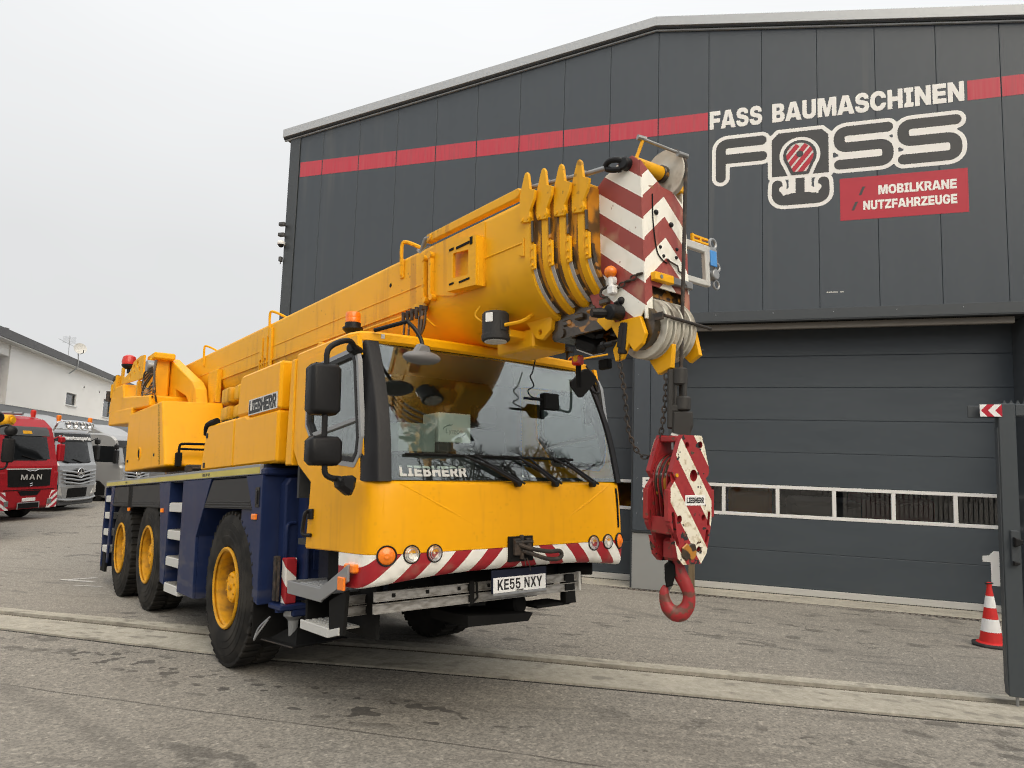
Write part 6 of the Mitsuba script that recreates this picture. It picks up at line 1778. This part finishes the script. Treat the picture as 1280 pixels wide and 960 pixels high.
# ================================================================== TRUCKS in the row on the left (each built nose at x = 0, looking along +x)
def truck(key, T, paint, style, label, group=None, beacons=True):
    def t(part, m_, mat, smooth=30, lab=None):
        return add(f'{key}__{part}', m_, mat, T, smooth, lab)

    man = style == 'lion'
    hgt = 3.46 if man else 3.30
    if man:
        prof = [(-2.3, .95), (-1.9, .55), (-.10, .40), (0, .48), (.02, 1.05), (-.03, 1.80), (-.10, 2.02), (-.30, 2.80), (-.40, 3.08), (-.72, 3.36), (-1.15, hgt), (-2.3, hgt)]
    else:
        prof = [(-2.3, .95), (-1.9, .50), (-.12, .34), (-.02, .42), (.02, .95), (-.02, 1.75), (-.10, 1.88), (-.30, 2.70), (-.38, 3.02), (-.62, 3.22), (-1.0, hgt), (-2.3, hgt)]
    t('cab', prism(Polygon(prof).buffer(-.05).buffer(.05, quad_segs=4), -1.225, 1.225, 'y', .075), paint, 35)
    k0, k1 = (2.03, 2.77) if man else (1.88, 2.66)
    xs = lambda z: np.interp(z, [p[1] for p in prof[3:10]], [p[0] for p in prof[3:10]])

    def face(part, y0, y1, z0, z1, d, mat, n=5, taper=0.0, sm=30):
        zz = np.linspace(z0, z1, n)
        G = np.array([[(xs(z) + d - .05 * abs(s) ** 4, (y0 + y1) / 2 + s * ((y1 - y0) / 2 - taper * (z - z0) / (z1 - z0)), z) for s in np.linspace(1, -1, 13)] for z in zz])
        return t(part, sheet(G, .02), mat, sm)

    face('windscreen', -1.08, 1.08, k0, k1, .022, 'dark_glass', taper=.03)
    face('windscreen_frame', -1.13, 1.13, k0 - .05, k1 + .04, .008, 'black_plastic', taper=.02)
    for s in (-.55, .25):
        t('wiper', tube([(xs(k0) + .05, s, k0 - .02), (xs(k0 + .10) + .05, s - .55, k0 + .11)], .016, 6), 'black_matt')
    for s in (-1, 1):
        t('side_window', prism([(-1.45, 2.0), (-.25, 2.0), (-.45, 2.72), (-1.45, 2.72)], s * 1.226 if s > 0 else -1.232, s * 1.232 if s > 0 else -1.226, 'y'), 'dark_glass', False)
        y0 = s * 1.30
        t('mirror', cat(box(-.30, -.14, y0 + s * .0, y0 + s * .26, 1.95, 2.55, .05), box(-.30, -.14, y0 + s * .02, y0 + s * .24, 2.60, 2.80, .05), tube([(-.35, s * 1.2, 2.72), (-.24, y0 + s * .12, 2.85), (-.22, y0 + s * .12, 2.5)], .025, 8)), 'truck_red' if man and s > 0 else 'black_plastic', 35)
        for x, r in ((-1.35, .50),):
            t('wheel', lathe([(.28, -.02), (.46, 0), (.50, .04), (.50, .28), (.46, .32), (0, .32)], 'y', (x, -1.2 if s < 0 else .88, r), 28), 'tyre', 30)
        t('wheel_arch', prism(Polygon([(-2.0, .5), (-2.0, .95), (-1.7, 1.15), (-1.0, 1.15), (-.72, .9), (-.72, .5)]), s * 1.22 - .03, s * 1.22 + .03, 'y'), 'black_matt', False)
    t('chassis', box(-7.5, -.4, -.55, .55, .45, 1.0, .03), 'black_matt', 20)
    t('bogie', cat(*[cyl((x, -1.2, .5), (x, 1.2, .5), .5, 24, .03) for x in (-4.6, -5.95)]), 'tyre')
    if man:
        face('sun_visor', -1.10, 1.10, 2.80, 3.10, .035, 'truck_dark')
        face('hood_emblem', -.20, .30, 2.86, 2.96, .05, 'boom_yellow', 2)
        face('grille', -.98, .98, 1.14, 1.68, .028, 'black_matt', 4, -.04)
        face('grille_bar', -1.0, 1.0, 1.69, 1.73, .035, 'alu_white', 2)
        tx = text_poly('MAN', .17, 500, 1.45, spacing=.22)
        tx = shapely.affinity.translate(tx, -tx.bounds[2] / 2, 0)
        t('lettering', stick(tx, (.055, 0, 1.36), (0, 1, 0), (0, 0, 1), .01), 'alu_white', False)
        t('badge', cat(tube([(.06, -.26, 1.70), (.07, -.1, 1.64), (.07, 0, 1.66), (.07, .1, 1.64), (.06, .26, 1.70)], .012, 6), tube([(.06, -.05, 1.22), (.06, .04, 1.25), (.06, .05, 1.18), (.06, -.04, 1.15)], .014, 6)), 'chrome')
        t('seam', box(.0, .028, -1.0, 1.0, 1.02, 1.045, 0), 'black_matt', False)
        t('air_slot', prism([(-.45, 1.0), (.45, 1.0), (.32, .85), (-.32, .85)], .018, .035, 'x'), 'black_matt', False)
        t('number_plate', box(.02, .04, -.26, .26, .66, .77, .003), 'plate_white', False)
        t('step_slot', cat(box(.01, .032, -.42, .42, .44, .60, 0)), 'black_matt', False)
        t('step_frame', cat(box(.02, .045, -.44, .44, .60, .63, .004), box(.02, .045, -.44, -.41, .42, .60, .004), box(.02, .045, .41, .44, .42, .60, .004)), 'galv', False)
        for s in (-1, 1):
            bd = Polygon([(s * .76, .40), (s * 1.17, .42), (s * 1.17, .98), (s * .93, .98)])
            t('warning_board', prism(bd, .005, .030, 'x'), 'plate_white', False)
            rs = unary_union([Polygon([(s * (.60 + .0), .10 + q * .22), (s * 1.25, .55 + q * .22), (s * 1.25, .66 + q * .22), (s * .60, .21 + q * .22)]) for q in range(-1, 4)]).intersection(bd)
            t('warning_stripes', prism(rs, .031, .034, 'x'), 'sign_red', False)
            t('headlamp', cat(box(-.02, .036, s * .86 - .09, s * .86 + .09, .52, .70, .02)), 'steel', 25)
            t('step_panel', box(-.16, .0, s * 1.06 - .10, s * 1.06 + .14, 1.12, 1.62, .05), paint, 30)
        if beacons:
            for y in (.9,):
                t('beacon', cat(cyl((-.95, y, hgt - .02), (-.95, y, hgt + .06), .07, 14), lathe([(.085, 0), (.085, .14), (.05, .18), (0, .18)], 'z', (-.95, y, hgt + .06), 18)), 'red_lens')
        t('air_horn', cat(cyl((-1.1, -.2, hgt + .07), (-.7, -.2, hgt + .07), .05, 10), cyl((-1.1, .2, hgt + .07), (-.7, .2, hgt + .07), .05, 10)), 'galv')
    else:
        face('sun_visor', -1.12, 1.12, 2.68, 2.98, .06, 'black_paint')
        if style == 'star_text':
            tx = text_poly('Schwertransporte', .17, 800, 1.0)
            tx = shapely.affinity.scale(tx, 1.95 / tx.bounds[2], 1, origin=(0, 0))
            t('lettering', stick(shapely.affinity.translate(tx, -.97, 0), (xs(2.75) + .085, 0, 2.735), (0, 1, 0), (-.42, 0, 1), .012), 'plate_white', False)
            t('light_bar', cat(tube(smooth_path([(-.45, -1.1, 3.06), (-.30, -1.12, 3.26), (-.26, -1.0, 3.42), (-.24, 0, 3.46), (-.26, 1.0, 3.42), (-.30, 1.12, 3.26), (-.45, 1.1, 3.06)], 6), .035, 8), tube([(-.34, -1.1, 3.14), (-.30, 0, 3.16), (-.34, 1.1, 3.14)], .03, 8)), 'chrome')
            for y in (-.66, -.22, .22, .66):
                k_ = t('spot_lamp', lathe([(0, -.06), (.10, -.04), (.145, .02), (.15, .05), (.13, .06)], 'x', (-.20, y, 3.32), 22), 'chrome')
                add(k_ + '__lens', lathe([(.135, .045), (.08, .03), (0, .025)], 'x', (-.20, y, 3.32), 20), 'pane_glass', T)
            for y in (-1.0, .95):
                t('beacon', cat(cyl((-.32, y, 3.42), (-.32, y, 3.50), .07, 14), lathe([(.085, 0), (.085, .13), (.05, .16), (0, .16)], 'z', (-.32, y, 3.50), 18)), 'orange_lens')
        face('upper_grille', -.98, .98, 1.02, 1.56, .018, 'black_matt', 3, .0)
        for q, z in enumerate((1.50, 1.36, 1.22, 1.08)):
            wv = 1.06 - .04 * q
            p_ = smooth_path([(xs(z) + .03, -wv, z + .05), (xs(z) + .06, -.5, z + .01), (xs(z) + .075, 0, z - .045), (xs(z) + .06, .5, z + .01), (xs(z) + .03, wv, z + .05)], 5)
            t('grille_slat', tube(p_, .042, 8), 'truck_silver')
        R3 = .19
        t('emblem', ring((.10, 0, 1.46), R3, .018, 'x', 28, 7), 'chrome')
        t('emblem_plate', cyl((.05, 0, 1.46), (.098, 0, 1.46), R3, 24), 'black_paint')
        st = Polygon([p for a in (90, 210, 330) for p in ((R3 * math.cos(math.radians(a)), R3 * math.sin(math.radians(a))), (.034 * math.cos(math.radians(a + 60)), .034 * math.sin(math.radians(a + 60))))])
        t('emblem_star', stick(st, (.100, 0, 1.46), (0, 1, 0), (0, 0, 1), .014), 'chrome', False)
        face('bumper_intake', -.78, .78, .52, .88, .02, 'black_matt', 3)
        t('bumper_lip', tube(smooth_path([(-.02, -1.18, .50), (.04, -.7, .44), (.05, 0, .43), (.04, .7, .44), (-.02, 1.18, .50)], 5), .05, 8), 'truck_silver')
        t('lower_apron', box(-.15, .0, -1.1, 1.1, .24, .40, .03), 'truck_dark', 25)
        for s in (-1, 1):
            hl = [(s * .92, .62), (s * 1.19, .66), (s * 1.19, 1.05), (s * 1.06, .98)]
            t('headlamp', prism(hl, -.03, .022, 'x', .006), 'chrome', 25)
            t('fog_lamp', box(-.02, .02, s * .98 - .10, s * .98 + .10, .50, .57, .01), 'steel', 25)
        t('roof_spoiler', prism(Polygon([(-1.0, hgt - .02), (-1.5, hgt + .25), (-2.2, hgt + .42), (-2.2, hgt - .02)]), -1.1, 1.1, 'y', .06), paint, 35)
    thing(key, label, 'truck', group)
    return key


def world(px, py, depth):
    d = RIGHT * (px - 640) / 878.75 + FWD - UP * (py - 480) / 878.75
    return CAM + depth * d


YAW = 18.0
truck('red_truck', place_at(-12.68, 3.08, -.10, 10.0), 'truck_red', 'lion', 'red truck with black grille and striped bumper corners, nearest the white house corner')
truck('silver_truck', place_at(-15.20, 6.95, -.12, YAW), 'truck_silver', 'star_text', 'silver truck with black lettered sun visor and chrome roof light bar')
truck('grey_truck', place_at(-17.55, 11.95, -.32, YAW), 'truck_grey', 'star', 'grey truck half hidden behind the crane, right beside the silver truck')
truck('grey_truck_001', place_at(-18.9, 16.6, -.40, YAW), 'truck_silver', 'star', 'farthest pale truck, only its grille star showing under the engine cover')
# white crane truck cut by the left edge of the picture
WT = place_at(-8.22, -2.72, .10, -31.0)
w = 'white_truck'
add(w + '__cab', prism(Polygon([(-2.2, .75), (-.05, .70), (0, 1.55), (-.25, 2.72), (-.45, 2.85), (-2.2, 2.85)]).buffer(-.05).buffer(.05), -1.2, 1.2, 'y', .06), 'white_paint', WT, 35)
add(w + '__bumper', box(-.6, .06, -1.24, 1.24, .45, .80, .05), 'boom_yellow', WT, 30)
add(w + '__corner_guard', box(-.35, .05, 1.12, 1.28, .75, 1.20, .04), 'boom_yellow', WT, 30)
add(w + '__windscreen', prism([(-.005, 1.62), (-.22, 2.62), (-.20, 2.62), (.02, 1.62)], -1.1, 1.1, 'y'), 'dark_glass', WT, False)
add(w + '__wheel', cyl((-1.2, .8, .55), (-1.2, 1.25, .55), .55, 24, .04), 'tyre', WT)
add(w + '__wheel', cyl((-1.2, -1.25, .55), (-1.2, -.8, .55), .55, 24, .04), 'tyre', WT)
add(w + '__mirror', box(-.28, -.12, 1.32, 1.58, 1.88, 2.48, .07), 'black_plastic', WT, 45)
add(w + '__mirror', ball((-.20, 1.47, 2.66), .15, 12, (.6, .95, .9)), 'black_plastic', WT, True)
add(w + '__mirror_arm', tube(smooth_path([(-.3, 1.2, 2.74), (-.2, 1.42, 2.80), (-.2, 1.47, 2.6), (-.2, 1.45, 1.8), (-.2, 1.22, 1.72)], 5), .025, 8), 'black_plastic', WT)
add(w + '__spotlight', cyl((-.35, 1.12, 2.98), (-.12, 1.20, 2.98), .13, 18, .03), 'black_plastic', WT)
add(w + '__boom_drum', cat(cyl((-1.4, 1.25, 2.95), (-1.1, 1.55, 2.95), .14, 20, .02), cyl((-1.1, 1.54, 2.95), (-1.06, 1.58, 2.95), .08, 16)), 'boom_yellow', WT)
add(w + '__carrier', box(-7, -2.0, -1.2, 1.2, .7, 1.4, .05), 'truck_dark', WT, 20)
add(w + '__superstructure', box(-6.0, -2.6, -1.0, 1.0, 1.4, 2.9, .08), 'white_paint', WT, 20)
thing(w, 'white and yellow crane vehicle cut off by the left edge, black mirrors showing', 'crane')

# ================================================================== GATE, cones
G = 'yard_gate'
thing(G, 'dark grey steel sliding gate with red and white arrow sign at the right edge', 'gate')
add(G + '__post', box(12.030, 12.172, -6.06, -5.94, .462, 3.178, .006), 'gate_grey', smooth=20)
add(G + '__post', box(17.2, 17.34, -6.06, -5.94, .462, 3.178, .006), 'gate_grey', smooth=20)
add(G + '__top_rail', box(12.174, 17.2, -6.05, -5.95, 3.062, 3.176, .005), 'gate_grey', smooth=20)
add(G + '__bottom_rail', box(12.174, 17.2, -6.05, -5.95, .462, .60, .005), 'gate_grey', smooth=20)
for k in range(43):
    x = 12.29 + k * .115
    add(G + '__bar', box(x - .012, x + .012, -6.012, -5.988, .602, 3.060, .002), 'gate_grey', smooth=20)
add(G + '__post_trim', box(12.020, 12.029, -6.05, -5.96, .55, 2.95, .001), 'trim_grey', smooth=20)
add(G + '__sign_arm', box(11.795, 12.028, -5.985, -5.965, 3.045, 3.16, .004), 'trim_grey', smooth=20)
add(G + '__sign', box(11.876, 12.060, -6.070, -6.064, 3.050, 3.168, .001), 'sign_chevron', smooth=False, label='small red and white arrow sign on the gate post')
add(G + '__sign_bracket', box(11.90, 12.02, -6.063, -5.986, 3.07, 3.15, .004), 'gate_grey', smooth=False)
sp = [prism([(x - .018, 3.178), (x + .018, 3.178), (x, 3.215)], -6.012, -5.990, 'y') for x in np.arange(12.10, 17.2, .055)]
add(G + '__spike_strip', cat(sp), 'gate_grey', smooth=False)
labels[G + '__spike_strip'] = {'label': 'row of small spikes on the gate', 'kind': 'stuff'}
add(G + '__lock_case', box(12.085, 12.150, -6.085, -6.062, 1.66, 1.98, .006), 'trim_grey', smooth=20)
add(G + '__handle', cat(prism([(12.10, 1.83), (12.165, 1.86), (12.165, 1.90), (12.10, 1.92)], -6.15, -6.085, 'y', .008)), 'black_plastic', smooth=20)
add(G + '__handle', cat(prism([(12.09, 1.66), (12.14, 1.67), (12.14, 1.69), (12.09, 1.70)], -6.13, -6.085, 'y', .006)), 'black_plastic', smooth=20)
add(G + '__drop_bolt', cat(cyl((12.11, -6.0, .33), (12.11, -6.0, .47), .014, 10), cyl((12.11, -6.0, .335), (12.11, -6.0, .35), .055, 14, .004)), 'galv')


def cone(key, x, y, tilt, label):
    z = gz(x, y)
    T = place_at(x, y, z, tilt)
    R = lambda h: .152 - .128 * h / .84
    rad = [(0, .004)]
    add(key + '__base', prism(Point(0, 0).buffer(.245, quad_segs=2).buffer(-.02).buffer(.02), .0, .05, 'z', .016), 'rubber_grey', T, 25)
    bands = [(.045, .205, 'cone_red', 0), (.205, .375, 'cone_white', .002), (.375, .525, 'cone_red', 0), (.525, .68, 'cone_white', .002), (.68, .855, 'cone_red', 0)]
    for a, b, mt, e in bands:
        pr = [(R(a) + e, a), (R(b) + e, b)]
        if a == .045:
            pr = [(.185, .045), (.172, .062), (R(.07), .07), (R(b), b)]
        if b == .855:
            pr = [(R(a), a), (R(.80), .80), (.034, .83), (.030, .855), (.018, .865), (0, .866)]
        add(key + ('__body' if mt == 'cone_red' else '__reflective_band'), lathe(pr, 'z', n=36), mt, T, 40)
    add(key + '__handle', tube([(.05 * math.cos(a), .03 * math.sin(a), .850 + .004 * math.cos(a)) for a in np.linspace(0, 2 * math.pi, 16, endpoint=False)], .008, 6, closed=True), 'black_plastic', T)
    thing(key, label, 'traffic cone')


cone('traffic_cone', 12.90, -2.36, 12, 'red and white traffic cone left of the gate post, below the white figure 1')
cone('traffic_cone_001', 13.80, -1.95, 40, 'red and white traffic cone seen behind the gate at the right edge')

# ================================================================== the world that shows only as reflections: bare trees and a long house across the road
def bare_tree(key, x, y, h, seed, label):
    r = np.random.default_rng(seed)
    z = gz(min(max(x, -60), 60), min(max(y, -60), 40))
    segs = []

    def grow(p, d, ln, rad, lev):
        pts = [p]
        for _ in range(3):
            d = d + r.normal(0, .13, 3)
            d /= np.linalg.norm(d)
            pts.append(pts[-1] + d * ln / 3)
        segs.append((lev, tube(pts, np.linspace(rad, rad * .6, 4), 5 if lev < 2 else 4, cap=False)))
        if lev < 6:
            for _ in range(3 if lev < 5 else 2):
                q = d + r.normal(0, .55, 3) + [0, 0, .15]
                q /= np.linalg.norm(q)
                grow(pts[-1 if r.random() < .6 else 2], q, ln * (.62 + .2 * r.random()), rad * .62, lev + 1)

    grow(np.array([x, y, z]), np.array([0, 0, 1.0]), h * .30, .28, 0)
    add(key + '__trunk', cat([m_ for l, m_ in segs if l < 2]), 'bark', smooth=True)
    add(key + '__crown', cat([m_ for l, m_ in segs if l >= 2]), 'bark', smooth=True)
    thing(key, label, 'tree')


bare_tree('bare_tree', 25, -6, 12, 1, 'bare tree right of the yard beyond the picture, mirrored low in the windscreen')
bare_tree('bare_tree_001', 27, -11, 12, 2, 'bare tree beyond the right edge, second one mirrored in the windscreen')
bare_tree('bare_tree_002', 26, -1, 11, 3, 'bare tree beyond the right edge, the one nearest the hall')
bare_tree('bare_tree_003', 31, -17, 11, 4, 'bare tree behind the camera to the right')
fz = gz(10, -21)
add('road_fence__rail', cat(box(-12, 30, -21.04, -20.98, fz + .25, fz + .31, 0), box(-12, 30, -21.04, -20.98, fz + 1.55, fz + 1.61, 0)), 'black_matt', smooth=False)
add('road_fence__bars', cat([box(-12 + .24 * k, -11.96 + .24 * k, -21.03, -20.99, fz - .2, fz + 1.75, 0) for k in range(175)]), 'black_matt', smooth=False)
labels['road_fence__bars'] = {'label': 'dark bars of the fence across the road', 'kind': 'stuff'}
thing('road_fence', 'dark bar fence along the road behind the camera', 'fence')
o = 'road_house'
zo = gz(20, -48)
add(o + '__wall', box(-25, 45, -58, -48, zo - 1, zo + 5.5, 0), 'render_white', smooth=False)
add(o + '__roof', prism([(-59, zo + 5.5), (-47, zo + 5.5), (-53, zo + 8.5)], -26, 46, 'x'), 'roof_grey', smooth=False)
for k in range(14):
    add(o + '__window', box(-22 + 4.7 * k, -20 + 4.7 * k, -48.02, -47.96, zo + 1.2, zo + 2.8, .02), 'dark_glass', smooth=False)
thing(o, 'long pale house across the road behind the camera', 'building')
